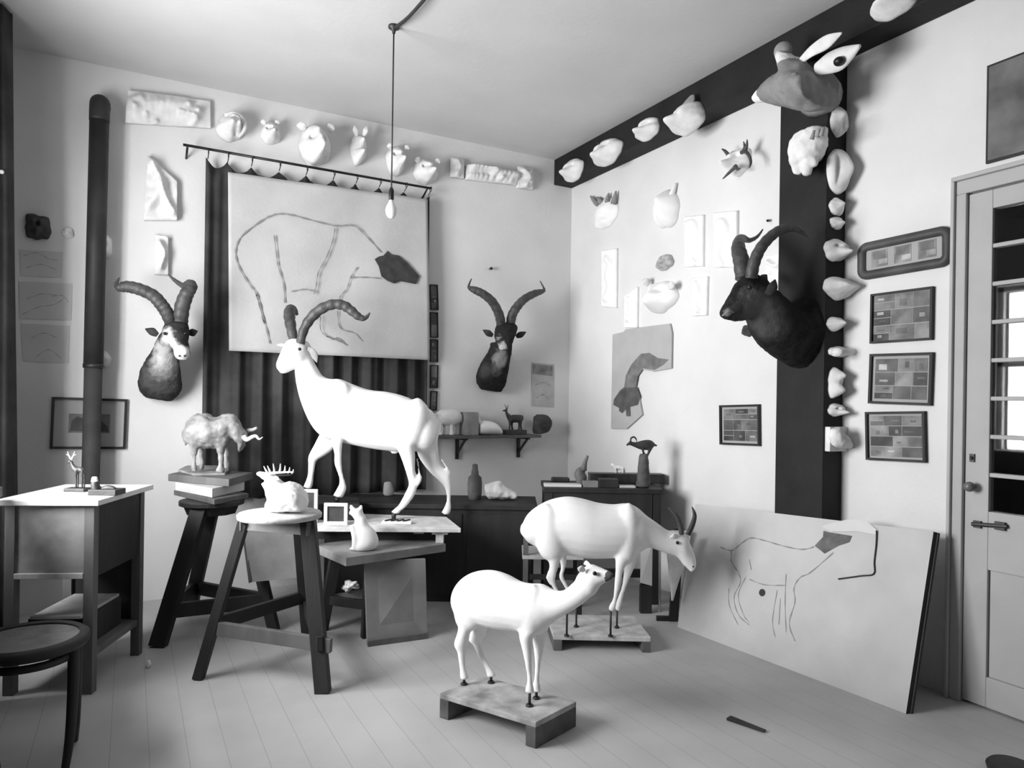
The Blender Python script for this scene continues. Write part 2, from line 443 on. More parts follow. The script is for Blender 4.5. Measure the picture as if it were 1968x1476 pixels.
# ================================================================== RELIEF AND MASK BUILDERS
def dome(name, fn, a, n, x, y, hw, hh, D, feats, m, parent=None, seed=0, pw=2.2, tilt=0.0, off=0.0, squash=None, wob=.07, ref=None):
    """A plaster mask or lump modelled in relief: rounded ground plus modelled bumps and hollows, standing D out from the wall."""
    ref = off + D * (.45 if ref is None else ref)
    c = fn(x, y, ref); w = (fn(x + hw, y, ref) - fn(x - hw, y, ref)).length / 2
    dpt = (c - CAM).dot(FWD); h = hh * dpt / FOC
    c = c - n * (ref - off)
    rnd = random.Random(seed); ph = [rnd.uniform(0, 6.28) for _ in range(4)]
    R_, S_ = 16, 52
    a2 = a * math.cos(tilt) + UP * math.sin(tilt); b2 = UP * math.cos(tilt) - a * math.sin(tilt)
    def ol(t):
        r = 1 + wob * (math.sin(3 * t + ph[0]) * .6 + math.sin(5 * t + ph[1]) * .5 + math.sin(2 * t + ph[2]) * .5 + math.sin(9 * t + ph[3]) * .25)
        return r * (squash(t) if squash else 1)
    mb = MB(); vs = []
    def hgt(u, v, t):
        k = (1 - min(1, t) ** pw) ** .6
        z = D * (.12 + .6 * k)
        fade = 1 - t ** 6
        for f in feats:
            z += D * f[4] * fade * math.exp(-((u - f[0]) / f[2]) ** 2 - ((v - f[1]) / f[3]) ** 2)
        z += D * .05 * fade * noise.noise(Vector((u * 3 + seed, v * 3, seed * .7)))
        return max(z, .03 * D)
    vs.append(c + n * hgt(0, 0, 0))
    for i in range(1, R_ + 1):
        t = i / R_
        for k in range(S_):
            th = 2 * math.pi * k / S_; r = t * ol(th); u, v = r * math.cos(th), r * math.sin(th)
            vs.append(c + a2 * u * w + b2 * v * h + n * hgt(u, v, t))
    base = len(vs)
    for k in range(S_):
        th = 2 * math.pi * k / S_; r = ol(th)
        vs.append(c + a2 * r * math.cos(th) * w + b2 * r * math.sin(th) * h)
    fs = [(0, 1 + k, 1 + (k + 1) % S_) for k in range(S_)]
    for i in range(R_):
        for k in range(S_):
            p = 1 + i * S_; q = 1 + (i + 1) * S_
            fs.append((p + k, q + k, q + (k + 1) % S_, p + (k + 1) % S_))
    fs.append(tuple(base + k for k in range(S_))[::-1])
    mb.add(vs, fs)
    return mb.build(name, m, parent, True, 0, None if parent is not None else c)

def relief(name, fn, n, poly, thick, ridges, m, off=0.0, nx=40, ny=40, parent=None, rough=.15):
    """A cast plaster slab: quad outline in photo pixels (tl, tr, br, bl) with ridges [(pts, width px, height m)] raised on it."""
    tl, tr, br, bl = [Vector((p[0], p[1])) for p in poly]
    mb = MB(); vs = []; back_ = []
    rd = []
    for pts, w, hgt in ridges:
        P = [Vector(p[:2]) for p in catmull([tuple(map(float, p)) for p in pts], 4)]
        rd.append((P, w, hgt))
    def hmap(p):
        z = thick
        for P, w, hg in rd:
            d = min((p - q).length for q in P)
            z += hg * math.exp(-(d / w) ** 2)
        return z + thick * rough * noise.noise(Vector((p.x * .08, p.y * .08, 1.3)))
    for j in range(ny + 1):
        for i in range(nx + 1):
            u, v = i / nx, j / ny
            p = (tl * (1 - u) + tr * u) * (1 - v) + (bl * (1 - u) + br * u) * v
            q = fn(p.x, p.y, off)
            vs.append(q + n * max(.002, hmap(p)))
    N1 = (nx + 1) * (ny + 1)
    rim = [i for i in range(nx + 1)] + [j * (nx + 1) + nx for j in range(1, ny + 1)] + [ny * (nx + 1) + i for i in range(nx - 1, -1, -1)] + [j * (nx + 1) for j in range(ny - 1, 0, -1)]
    fs = [(j * (nx + 1) + i, j * (nx + 1) + i + 1, (j + 1) * (nx + 1) + i + 1, (j + 1) * (nx + 1) + i) for j in range(ny) for i in range(nx)]
    for r in rim:
        u, v = (r % (nx + 1)) / nx, (r // (nx + 1)) / ny
        p = (tl * (1 - u) + tr * u) * (1 - v) + (bl * (1 - u) + br * u) * v
        vs.append(fn(p.x, p.y, off))
    L = len(rim)
    fs += [(rim[k], rim[(k + 1) % L], N1 + (k + 1) % L, N1 + k) for k in range(L)] + [tuple(N1 + k for k in range(L))]
    mb.add(vs, fs)
    return mb.build(name, m, parent, True)

def framed(name, fn, n, q, label, cat='picture', fw=.012, fd=.022, fm=None, mount=.0, tiles=(4, 3), seed=1, group=None, rnd_corner=False, mats=None, picture='collage'):
    """Framed picture hung on a wall; q = photo corners tl, tr, br, bl."""
    P = [fn(x, y, .0) for x, y in q]
    c = sum(P, Vector()) / 4
    t = thing(name, c, label, cat, group)
    ux = ((P[1] - P[0]) + (P[2] - P[3])) / 2; uy = ((P[0] - P[3]) + (P[1] - P[2])) / 2
    W_, H_ = ux.length, uy.length; ux.normalize(); uy = (uy - ux * uy.dot(ux)).normalized()
    fm = fm or M_DARK
    b = MB()
    if rnd_corner:
        def rr(w, h, r):
            out = []
            for cx, cy, a0 in ((w - r, h - r, 0), (-w + r, h - r, 90), (-w + r, -h + r, 180), (w - r, -h + r, 270)):
                for k in range(7):
                    an = math.radians(a0 + 15 * k); out.append((cx + r * math.cos(an), cy + r * math.sin(an)))
            return out
        o, i_ = rr(W_ / 2, H_ / 2, .05), rr(W_ / 2 - fw, H_ / 2 - fw, .012)
        N = len(o)
        g = lambda L, z: [c + ux * x + uy * y + n * z for x, y in L]
        b.add(g(o, 0) + g(o, fd * .7) + g([((p[0] + r[0]) / 2, (p[1] + r[1]) / 2) for p, r in zip(o, i_)], fd * 1.2) + g(i_, fd * .7) + g(i_, 0),
              [(L * N + k, L * N + (k + 1) % N, (L + 1) * N + (k + 1) % N, (L + 1) * N + k) for L in range(4) for k in range(N)])
    else:
        b.cbox(c + uy * (H_ - fw) / 2, ux, uy, n, W_, fw, fd); b.cbox(c - uy * (H_ - fw) / 2, ux, uy, n, W_, fw, fd)
        b.cbox(c + ux * (W_ - fw) / 2, ux, uy, n, fw, H_ - 2 * fw, fd); b.cbox(c - ux * (W_ - fw) / 2, ux, uy, n, fw, H_ - 2 * fw, fd)
    b.build('frame', fm, t, rnd_corner)
    iw, ih = W_ - 2 * fw, H_ - 2 * fw
    b = MB(); b.cbox(c, ux, uy, n, iw + .002, ih + .002, fd * .35); mo = b.build('mount', M_MATT, t)
    b = MB(); R = random.Random(seed)
    if picture == 'collage':
        nx, ny = tiles; x0, y0 = -iw / 2 + mount, -ih / 2 + mount; aw, ah = iw - 2 * mount, ih - 2 * mount
        yy = y0
        for j in range(ny):
            hh = ah / ny; ks = [R.uniform(.7, 1.3) for _ in range(nx)]; s_ = sum(ks); xx = x0
            for k in ks:
                ww = aw * k / s_; gp = .0035
                nn = R.choice([1, 1, 2]); 
                for z in range(nn):
                    b.cbox(c + ux * (xx + ww / 2) + uy * (yy + hh * (z + .5) / nn) + n * fd * .35, ux, uy, n, ww - gp, hh / nn - gp, .0015, R.randrange(0, 4))
                    if R.random() < .6:
                        b.cbox(c + ux * (xx + ww * R.uniform(.35, .65)) + uy * (yy + hh * (z + R.uniform(.35, .6)) / nn) + n * (fd * .35 + .0015), ux, uy, n, ww * R.uniform(.2, .5), hh / nn * R.uniform(.15, .45), .0006, R.randrange(1, 5))
                xx += ww
            yy += hh
    elif picture == 'three':
        for k in range(3):
            xc = (-.31 + .31 * k) * iw
            b.cbox(c + ux * xc + uy * .03 * ih + n * fd * .35, ux, uy, n, iw * .22, ih * .8, .0015, 3)
            b.cbox(c + ux * xc + uy * .2 * ih + n * (fd * .35 + .0015), ux, uy, n, iw * .17, ih * .4, .0006, 2)
            b.cbox(c + ux * (xc + .02) - uy * .15 * ih + n * (fd * .35 + .0015), ux, uy, n, iw * .12, ih * .22, .0007, 4)
    elif picture == 'single':
        b.cbox(c + n * fd * .35, ux, uy, n, iw - 2 * mount, ih - 2.2 * mount, .0015, 2)
        w2, h2 = iw - 2 * mount, ih - 2.2 * mount
        base = c - uy * h2 * .42 + n * (fd * .35 + .0016)
        def pg(pts, mi): b.prism([base + ux * x * w2 + uy * y * h2 for x, y in pts], n * .0006, mi)
        pg([(-.46, 0), (-.44, .5), (-.3, .78), (-.18, .7), (-.1, .3), (-.08, 0)], 0)
        pg([(.02, 0), (.06, .55), (.2, .8), (.33, .5), (.45, .25), (.47, 0)], 0)
    b.build('picture', mats or GREYS, mo)
    return t

def paper(name, fn, n, q, m, label, cat, marks=(), off=.002, mm=None, w=.004, group=None):
    P = [fn(x, y, off) for x, y in q]
    c = sum(P, Vector()) / len(P)
    t = thing(name, c, label, cat, group)
    b = MB(); b.prism(P, n * .0015); b.build('sheet', m, t)
    if marks:
        b = MB(); b.flat = True
        for pts in marks: b.ribbon([fn(x, y, off) + n * .0022 for x, y in pts], n, w)
        b.build('drawing', mm or M_CHARS, t)
    return t

def trophy_horn(pts, rad, parent, mt=None, nm='horn'):
    b = MB(); b.tube(pts, rad, 14, 0, 8, .03, 4)
    return b.build(nm, mt or M_HORN, parent, True)

def ear(pts, w, m, parent, view=None):
    """leaf-shaped ear along pts, flattened across the view direction"""
    view = Vector(view or FWD); P = [Vector(p) for p in pts]; N = len(P); st = []
    prof = [.55, 1.0, .12] if N == 3 else [.5, .85, 1.0, .12]
    for i in range(N):
        d = (P[min(i + 1, N - 1)] - P[max(i - 1, 0)]).normalized()
        a = d.cross(view)
        if a.length < .05: a = d.cross(UP)
        a.normalize(); c = a.cross(d).normalized()
        st.append((P[i], a * w * prof[i], c * w * .38 * prof[i]))
    b = MB(); b.loft(st, 14, 5)
    return b.build('ear', m, parent, True)
def eye(u, parent, r=.008, nm='eye'):
    b = MB(); b.blob(u, r, 7); return b.build(nm, M_BLACK, parent, True)

# ================================================================== LEFT END OF THE STUDIO
# dark curtain drawn back at the window's far edge
t = thing('window_curtain', (LW + .1, -.5, 0), 'dark heavy curtain hanging at the far left edge beside the window', 'curtain')
b = MB(); b.flat = True
cols_, rws = 40, 24; vs = []
for j in range(rws + 1):
    z = .06 + (3.28 - .06) * j / rws; wide = .252 + .068 * (1 - j / rws)
    for i in range(cols_ + 1):
        u = i / cols_
        vs.append(Vector((LW + .03 + wide * u, -.52 + .045 * math.sin(u * 20 + .5 * math.sin(j * .3)), z)))
b.add(vs, [(j * (cols_ + 1) + i, j * (cols_ + 1) + i + 1, (j + 1) * (cols_ + 1) + i + 1, (j + 1) * (cols_ + 1) + i) for j in range(rws) for i in range(cols_)])
o = b.build('drape', M_CLOTH, t, True); k = o.modifiers.new('thick', 'SOLIDIFY'); k.thickness = .006
b = MB(); b.tube([(LW + .06, -.16, 3.27), (LW + .06, -3.5, 3.27)], .014); b.build('curtain_rod', M_IRON, t, True)
b = MB(); b.blob(Vector((LW + .26, -.58, 2.42)), .011, 8); b.build('pin', M_PORC, t, True)['label'] = 'small white knob'

# stovepipe
px_ = back(181, 600, .14).x; po = .14; pr = .052
t = thing('stove_pipe', (px_, -po, 0), 'tall dark iron stovepipe rising up the back wall behind the cabinet', 'stovepipe')
tilt = (back(163 + 15, 900, po).x - back(163 + 18, 230, po).x)
zt = 2.93; zj = back(170, 703, po).z
top = Vector((px_ + .012, -po, zt)); bot = Vector((px_ - .012, -po, 0.0)); mid = top.lerp(bot, (zt - zj) / zt)
b = MB(); b.tube([mid, top], pr, 20); b.build('upper_pipe', M_PIPE, t, True)
b = MB(); b.tube([bot, mid], pr * .92, 20); b.build('lower_pipe', mat('dull_iron', .05, .7, .3, 6), t, True)
b = MB(); b.tube([top - Vector((0, 0, .02)), top + Vector((0, .005, .04)), top + Vector((0, .03, .085)), top + Vector((0, .07, .11)), top + Vector((0, .15, .115))], pr * 1.04, 20, 0, 3); b.build('elbow', M_PIPE, t, True)
b = MB(); b.tube([mid - Vector((0, 0, .012)), mid + Vector((0, 0, .012))], pr * 1.06, 20); b.build('collar', M_IRON, t, True)

# left wall end: dark mask, small cast, faint sketches, print, casts by the pipe
dome('dark_relief', back, A_B, N_B, 72, 435, 24, 24, .06, [(-.3, .3, .25, .25, .5), (.3, .3, .25, .25, .5), (0, -.3, .3, .4, .6), (0, .1, .2, .2, -.5)], mat('dark_plaster', .06, .85, .3, 20, .3, 50), seed=3, pw=5, squash=lambda t: 1.0 / max(abs(math.cos(t)), abs(math.sin(t))) ** .7)
tag(bpy.data.objects['dark_relief'], 'small dark square relief on the shaded back wall left of the stovepipe', 'relief')
tag(dome('small_cast', back, A_B, N_B, 130, 447, 12, 11, .05, [(0, -.2, .4, .4, .5)], M_CAST, seed=5), 'small round plaster cast between the dark relief and the stovepipe', 'plaster cast')
tag(dome('small_cast', back, A_B, N_B, 204, 472, 12, 22, .07, [(0, .4, .4, .3, .4), (0, -.5, .4, .3, .5)], M_CAST, seed=6), 'small plaster cast beside the stovepipe at its upper part', 'plaster cast')
tag(dome('small_cast', back, A_B, N_B, 201, 690, 13, 15, .07, [(0, .3, .4, .3, .6)], M_CAST, seed=7), 'small white plaster cast beside the stovepipe joint', 'plaster cast')
sk1 = [[(45, 492), (70, 486), (95, 498), (112, 500)], [(50, 515), (80, 508), (110, 520)]]
sk2 = [[(42, 605), (75, 590), (105, 585), (125, 572)], [(100, 570), (120, 568), (133, 582)], [(50, 575), (80, 565), (110, 568)]]
sk3 = [[(60, 650), (85, 640), (110, 650)], [(70, 685), (95, 672), (118, 690)]]
paper('sketch_sheet', back, N_B, [(38, 480), (121, 484), (119, 534), (40, 530)], mat('sketch_paper', .55, .9, .06, 6), 'pale animal sketch pinned high on the shaded wall, topmost of three', 'drawing', sk1)
paper('sketch_sheet', back, N_B, [(36, 541), (139, 545), (137, 616), (38, 612)], MATS['sketch_paper'], 'pale animal sketch on the shaded wall, middle of three', 'drawing', sk2)
paper('sketch_sheet', back, N_B, [(40, 622), (134, 626), (132, 698), (44, 694)], MATS['sketch_paper'], 'pale animal sketch on the shaded wall, lowest of three above the print', 'drawing', sk3)
framed('framed_print', back, N_B, [(98, 763), (243, 767), (243, 863), (98, 862)], 'black-framed print with a pale mount hanging behind the stovepipe', fw=.014, mount=.075, picture='single', fm=M_BLACK)

# plaster reliefs on the back wall left of the curtain
tag(relief('plaster_relief', back, N_B, [(246, 176), (404, 197), (405, 248), (240, 238)], .03,
    [([(262, 212), (300, 205), (345, 212), (372, 224)], 17, .05), ([(258, 215), (250, 200), (268, 192)], 8, .035), ([(345, 222), (375, 232), (368, 246)], 5, .03), ([(280, 225), (300, 238)], 5, .03), ([(362, 205), (380, 218)], 5, .03)], M_CAST, nx=50, ny=24),
    'wide plaster relief of a lying animal high on the back wall', 'plaster relief')
tag(relief('plaster_relief', back, N_B, [(284, 302), (340, 352), (340, 425), (276, 425)], .045,
    [([(292, 318), (308, 350), (318, 385), (332, 410)], 7, .05), ([(285, 400), (300, 380), (305, 360)], 9, .04)], M_CAST, nx=30, ny=34),
    'slant-topped plaster relief above the left mounted ibex head', 'plaster relief')
tag(relief('plaster_relief', back, N_B, [(297, 452), (323, 458), (323, 530), (297, 528)], .035,
    [([(306, 470), (315, 490), (308, 515)], 6, .05), ([(318, 452), (323, 445)], 5, .04)], M_CAST, nx=20, ny=26),
    'narrow plaster relief just above the left ibex horns', 'plaster relief')

# masks in a row above the curtain
face = [(0, -.35, .35, .35, .75), (-.4, .25, .16, .14, -.35), (.4, .25, .16, .14, -.35), (0, .35, .5, .2, .2)]
def cast(x, y, hw, hh, D, feats, seed, label, **k):
    return tag(dome('plaster_mask', k.pop('fn', back), k.pop('a', A_B), k.pop('n', N_B), x, y, hw, hh, D, feats, k.pop('m', M_CAST), seed=seed, **k), label, 'plaster mask', k.pop('group', None))
def hollows(o, fn, pts, r=.010):
    for x, y, d in pts:
        b = MB(); b.blob(fn(x, y, d), r, 7); b.build('eye_hollow', M_BLACK, o, True)
def mask_ears(o, fn, pts, r, m=M_CAST):
    for p in pts:
        ear([fn(*q) for q in p], r * 1.15, m, o)
o = cast(444, 241, 26, 26, .16, [(0, -.1, .45, .45, .5), (.55, .1, .18, .6, .35), (.2, .6, .4, .15, .3), (.35, -.55, .2, .2, -.3)], 11, 'round curled plaster mask, first in the row right of the wide relief')
b = MB(); c0 = back(444, 241, .02)
b.tube([back(432, 221, .09), back(452, 219, .11), back(467, 232, .11), back(469, 250, .09), back(458, 264, .07)], [.012, .017, .018, .014, .006], 10, 0, 6); b.build('horn', M_CAST, o, True)
o = cast(522, 253, 19, 20, .13, face, 12, 'small plaster cat-like mask, second in the row above the curtain')
mask_ears(o, back, [[(508, 240, .05), (506, 234, .07), (504, 229, .07)], [(531, 240, .05), (533, 234, .07), (534, 230, .07)]], .016)
o = cast(609, 280, 31, 42, .22, [(0, -.45, .4, .4, .7), (-.35, .3, .16, .12, -.3), (.35, .3, .16, .12, -.3), (0, .1, .25, .5, .35), (0, .75, .5, .2, .2)], 13, 'largest plaster animal mask in the row above the curtain', squash=lambda t: 1 - .22 * max(0, -math.sin(t)))
mask_ears(o, back, [[(584, 250, .08), (579, 240, .12), (578, 234, .12)], [(632, 252, .08), (637, 243, .12), (639, 238, .12)]], .028)
o = cast(692, 284, 15, 28, .16, [(0, -.5, .5, .3, .5), (0, .35, .4, .3, .4), (0, -.1, .9, .15, -.25)], 14, 'narrow plaster mask with upright ears, fourth above the curtain')
mask_ears(o, back, [[(686, 262, .09), (683, 250, .11), (681, 241, .10)], [(699, 262, .09), (703, 250, .11), (706, 241, .10)]], .016)
o = cast(765, 305, 18, 27, .17, face, 15, 'plaster animal mask beside the lamp cord, fifth above the curtain')
mask_ears(o, back, [[(752, 286, .07), (749, 280, .10), (748, 275, .10)], [(779, 288, .07), (783, 283, .10), (785, 279, .10)]], .018)
o = cast(822, 327, 21, 24, .17, face, 16, 'plaster animal mask at the right end of the row above the curtain rod')
mask_ears(o, back, [[(806, 312, .07), (802, 306, .10), (800, 302, .10)], [(838, 314, .07), (842, 309, .10), (845, 305, .10)]], .02)

# reliefs under the ceiling right of the masks
tag(relief('plaster_relief', back, N_B, [(864, 306), (888, 309), (888, 345), (863, 341)], .04, [([(874, 315), (878, 325), (873, 336)], 6, .04)], M_CAST, nx=18, ny=20), 'small square plaster relief between the last mask and the long relief', 'plaster relief')
tag(relief('plaster_relief', back, N_B, [(893, 319), (990, 333), (990, 357), (892, 346)], .03,
    [([(905, 323), (935, 322), (955, 333), (985, 340)], 9, .06), ([(900, 340), (930, 342), (975, 350)], 6, .03), ([(945, 335), (958, 345)], 5, .03)], M_CAST, nx=46, ny=20), 'long low plaster relief under the ceiling near the corner', 'plaster relief')
tag(relief('plaster_relief', back, N_B, [(992, 322), (1020, 326), (1020, 366), (991, 362)], .04, [([(1000, 332), (1010, 345), (1003, 358)], 6, .05), ([(1012, 335), (1013, 355)], 3, .03)], M_CAST, nx=20, ny=22), 'upright plaster relief nearest the room corner under the ceiling', 'plaster relief')

# ------------------------------------------------------------------ curtain, rod and hung sheet
t = thing('curtain_rod', back(590, 320, .11), 'thin black curtain rod with a bracket across the back wall', 'curtain rod')
rl, rr_ = back(352, 278, .11), back(828, 362, .11)
b = MB(); b.tube([rl, rr_], .0085, 10); rod_t = t; b.build('rod', M_BLACK, t, True)
for f_ in (.015, .985):
    q = rl.lerp(rr_, f_); b = MB(); b.tube([q, q + Vector((0, .06, -.03)), q + Vector((0, .11, -.05))], .007, 8); b.build('bracket', M_BLACK, t, True)
zr = (rl.z + rr_.z) / 2
xl, xr = back(394, 400, .06).x, back(824, 500, .06).x
zb = back(600, 952, .06).z
t = thing('curtain', ((xl + xr) / 2, -.06, zb), 'dark pleated curtain hanging behind the animal drawing', 'curtain')
nc, nr = 260, 30; vs = []; nsc = 9
b = MB(); b.flat = True
rings = [xl + (xr - xl) * (0 if i == 0 else (.3 + (i - .3) * 1.0) / (nsc - .7 + .0)) for i in range(nsc)]
rings = [xl + (xr - xl) * v for v in (0, .085, .18, .295, .41, .53, .635, .745, .87, 1.0)]
def scal(x):
    for p, q in zip(rings, rings[1:]):
        if p <= x <= q + 1e-6:
            s_ = (x - p) / (q - p); return 4 * s_ * (1 - s_) * .055
    return 0
for j in range(nr + 1):
    v = j / nr
    for i in range(nc + 1):
        x = xl + (xr - xl) * i / nc
        zt_ = zr - .035 - scal(x) - (.012 if x > rings[1] else 0)
        z = zb + (zt_ - zb) * v
        am = .010 + .022 * (1 - v) ** .7
        ph = 2 * math.pi * (x - xl) / .155
        y = -.055 - am * math.sin(ph + .9 * math.sin(ph * .31 + 1)) - .006 * math.sin(ph * 2.3)
        vs.append(Vector((x, y, z)))
b.add(vs, [(j * (nc + 1) + i, j * (nc + 1) + i + 1, (j + 1) * (nc + 1) + i + 1, (j + 1) * (nc + 1) + i) for j in range(nr) for i in range(nc)])
o = b.build('drape', M_CLOTH, t, True); k = o.modifiers.new('thick', 'SOLIDIFY'); k.thickness = .004
for x in rings:
    b = MB(); c = Vector((min(max(x, xl + .012), xr - .012), -.11, zr))
    pts = [c + Vector((0, math.cos(a_) * .017, math.sin(a_) * .017 - .012)) for a_ in [2 * math.pi * q / 14 for q in range(15)]]
    b.tube(pts, .003, 6); b.tube([c + Vector((0, .0, -.028)), c + Vector((0, .045, -.045))], .003, 6); b.build('curtain_ring', M_BLACK, rod_t, True)

SO = .115
def sheet_pt(u, v, o=0):
    tl, tr, br, bl = [back(x, y, SO) for x, y in ((438, 331), (822, 383), (826, 692), (440, 674))]
    p = (tl * (1 - u) + tr * u) * (1 - v) + (bl * (1 - u) + br * u) * v
    return p + N_B * (o + .007 * math.sin(9 * u + 2 * v) * v + .005 * math.sin(17 * u + 5 * v))
t = thing('animal_drawing', back(632, 690, SO), 'large pale sheet with an outlined animal with a dark head, pinned over the dark curtain', 'drawing')
b = MB(); nu, nv = 60, 40
vs = [sheet_pt(i / nu, j / nv) for j in range(nv + 1) for i in range(nu + 1)]
fs = [(j * (nu + 1) + i, j * (nu + 1) + i + 1, (j + 1) * (nu + 1) + i + 1, (j + 1) * (nu + 1) + i) for j in range(nv) for i in range(nu)]
b.flat = True; b.add(vs, fs)
o = b.build('sheet', M_SHEET, t, True); k = o.modifiers.new('thick', 'SOLIDIFY'); k.thickness = .003; k.offset = -1
S_ = lambda x, y: back(x, y, SO + .0145)
b = MB(); b.flat = True
L1 = [(733, 485), (710, 460), (685, 436), (667, 433), (644, 434), (601, 424), (563, 414), (537, 411), (522, 414), (502, 424), (466, 452), (454, 475), (454, 497), (464, 523), (481, 549), (493, 566), (502, 599), (512, 632), (518, 660)]
for pts, w in [(L1, .012), ([(527, 452), (532, 493), (535, 513), (545, 546), (547, 582)], .012), ([(644, 439), (639, 465), (626, 498), (612, 523), (608, 549), (604, 566)], .012),
               ([(687, 513), (674, 533), (667, 554), (654, 569), (653, 579)], .009), ([(674, 533), (705, 533), (733, 535)], .012), ([(493, 566), (500, 590), (508, 622)], .018),
               ([(616, 607), (616, 632), (626, 645), (646, 653), (667, 663)], .009), ([(649, 597), (654, 630), (682, 640), (697, 656)], .009), ([(626, 645), (640, 652), (650, 650), (668, 664)], .012), ([(560, 560), (585, 556), (604, 560)], .010)]:
    b.ribbon([S_(x, y) for x, y in pts], N_B, w)
b.build('charcoal_outline', M_CHARS, t)
hp = [(720, 498), (728, 493), (737, 491), (745, 482), (752, 489), (766, 491), (781, 503), (806, 531), (799, 546), (768, 540), (758, 545), (745, 540), (733, 531), (728, 512)]
b = MB(); b.prism([back(x, y, SO + .0135) for x, y in hp], N_B * .0015); b.build('head_silhouette', mat('brushed_charcoal', .045, .9, .3, 20), t)['label'] = 'dark shaded animal head'

# column of small pictures at the curtain's right edge
yy = [(547, 596), (600, 649), (652, 696), (701, 746), (751, 789)]
for i, (y0, y1) in enumerate(yy):
    framed('small_picture', back, N_B, [(826, y0), (841 - (2 if i == 4 else 0), y0 + 1), (841 - (2 if i == 4 else 0), y1), (826, y1)],
           ['topmost', 'second highest', 'middle', 'second lowest', 'lowest'][i] + ' narrow dark picture in the column at the curtain edge', fw=.006, fd=.015, tiles=(1, 2), seed=20 + i, group='narrow pictures beside the curtain', fm=M_BLACK)
b = MB(); c = back(941, 517, 0); b.cyl(c, c + N_B * .03, .006); b.blob(c + N_B * .03, .012, 8)
tag(b.build('wall_nail', M_BLACK, None, True), 'black nail head in the bare wall above the middle ibex head', 'nail')
t = paper('poster', back, N_B, [(1022, 697), (1065, 700), (1064, 783), (1021, 780)], mat('print_paper', .46, .9, .12, 14), 'small grey printed sheet on the back wall right of the middle ibex head', 'poster', [[(1028, 740), (1045, 735), (1058, 742)], [(1030, 765), (1043, 758), (1056, 768)], [(1043, 757), (1043, 760)]], w=.006)
b = MB(); b.prism([back(x, y, .0045) for x, y in ((1024, 700), (1062, 703), (1062, 723), (1024, 718))], N_B * .001); b.build('picture', GREYS[3], t)

# ------------------------------------------------------------------ mounted ibex heads on the back wall
def rb(rr, lift=0.0):
    return [((back(x1, y1, o_) + back(x2, y2, o_)) / 2, (back(x1, y1, o_) - back(x2, y2, o_)) / 2, N_B * d_) for x1, y1, x2, y2, o_, d_ in rr]
def patches(pl):
    P = [(Vector(c), r, m_) for c, r, m_ in pl]
    def f(c):
        for p, r, m_ in P:
            if (c - p).length < r * (1 + .25 * noise.noise(c * 40)): return m_
        return 0
    return f
# left head
t = thing('ibex_trophy', back(308, 740, 0), 'dark ibex head with wide sweeping horns mounted left of the curtain', 'mounted head')
neck = rb([(280, 764, 330, 772, .05, .05), (266, 748, 349, 750, .08, .08), (266, 722, 348, 722, .12, .12), (276, 698, 345, 697, .17, .13), (291, 675, 345, 672, .21, .11), (301, 652, 350, 648, .25, .10), (318, 628, 355, 622, .27, .06)])
head = rb([(324, 616, 354, 613, .25, .04), (313, 628, 362, 624, .28, .075), (312, 642, 364, 641, .31, .08), (322, 657, 362, 655, .335, .07), (332, 670, 364, 669, .35, .055), (335, 682, 366, 681, .36, .05), (341, 691, 360, 692, .355, .03)])
sculpt('head', [neck, head], .008, 3, hide_mat('left_ibex_hide', .03, [(back(310, 730, .2), .12, .08), (back(318, 708, .26), .09, .28), (back(320, 690, .28), .075, .45), (back(313, 670, .28), .06, .35), (back(318, 645, .36), .055, .42), (back(326, 662, .38), .05, .50), (back(336, 674, .40), .04, .4), (back(350, 683, .40), .06, .60)], t['_o']), t, None, rough=.004, rscale=30)
trophy_horn([back(329, 621, .27), back(320, 600, .30), back(309, 584, .31), (back(294, 568, .31)), back(268, 556, .30), back(245, 551, .28), back(230, 552, .27), back(224, 545, .26), back(229, 534, .25)], [.036, .038, .038, .037, .036, .034, .026, .012, .004], t)
trophy_horn([back(347, 618, .28), back(350, 590, .32), back(359, 565, .34), back(368, 551, .33), back(364, 546, .31), back(352, 549, .28), back(335, 538, .25), back(323, 527, .24)], [.042, .043, .040, .034, .028, .018, .011, .004], t)
for q in ([(303, 644, .27), (292, 637, .27), (279, 632, .26)], [(362, 640, .27), (371, 639, .28), (380, 636, .28)]):
    ear([back(*p) for p in q], 0.0240, M_HIDE, t)
eye(back(317, 641, .375), t, .010); eye(back(356, 641, .375), t, .010)
b = MB(); b.blob(back(345, 684, .405), .006, 6); b.blob(back(355, 684, .405), .006, 6); b.build('nostrils', M_BLACK, t, True)
b = MB(); P_ = [back(x, y, 0) for x, y in ((285, 765), (268, 740), (280, 690), (310, 650), (342, 690), (348, 740), (325, 768))]; b.prism(P_, N_B * .03); b.build('mount_board', M_DARK, t)
# middle head
t = thing('ibex_trophy', back(950, 720, 0), 'dark ibex head with V-spread horns mounted between curtain and corner', 'mounted head')
neck = rb([(925, 748, 962, 754, .05, .05), (917, 735, 969, 742, .08, .08), (918, 718, 973, 720, .11, .11), (928, 695, 977, 696, .16, .11), (940, 676, 981, 676, .2, .09), (945, 658, 983, 656, .24, .08)])
head = rb([(958, 621, 986, 620, .24, .04), (953, 631, 993, 629, .27, .07), (951, 643, 990, 643, .30, .075), (954, 655, 985, 655, .325, .065), (956, 665, 982, 665, .34, .05), (959, 673, 979, 673, .345, .035)])
sculpt('head', [neck, head], .008, 3, hide_mat('middle_ibex_hide', .022, [(back(930, 715, .2), .07, .06), (back(958, 712, .26), .06, .10), (back(962, 692, .27), .065, .25), (back(964, 678, .30), .05, .22), (back(954, 646, .35), .035, .20), (back(966, 667, .38), .038, .45)], t['_o']), t, None, rough=.004, rscale=30)
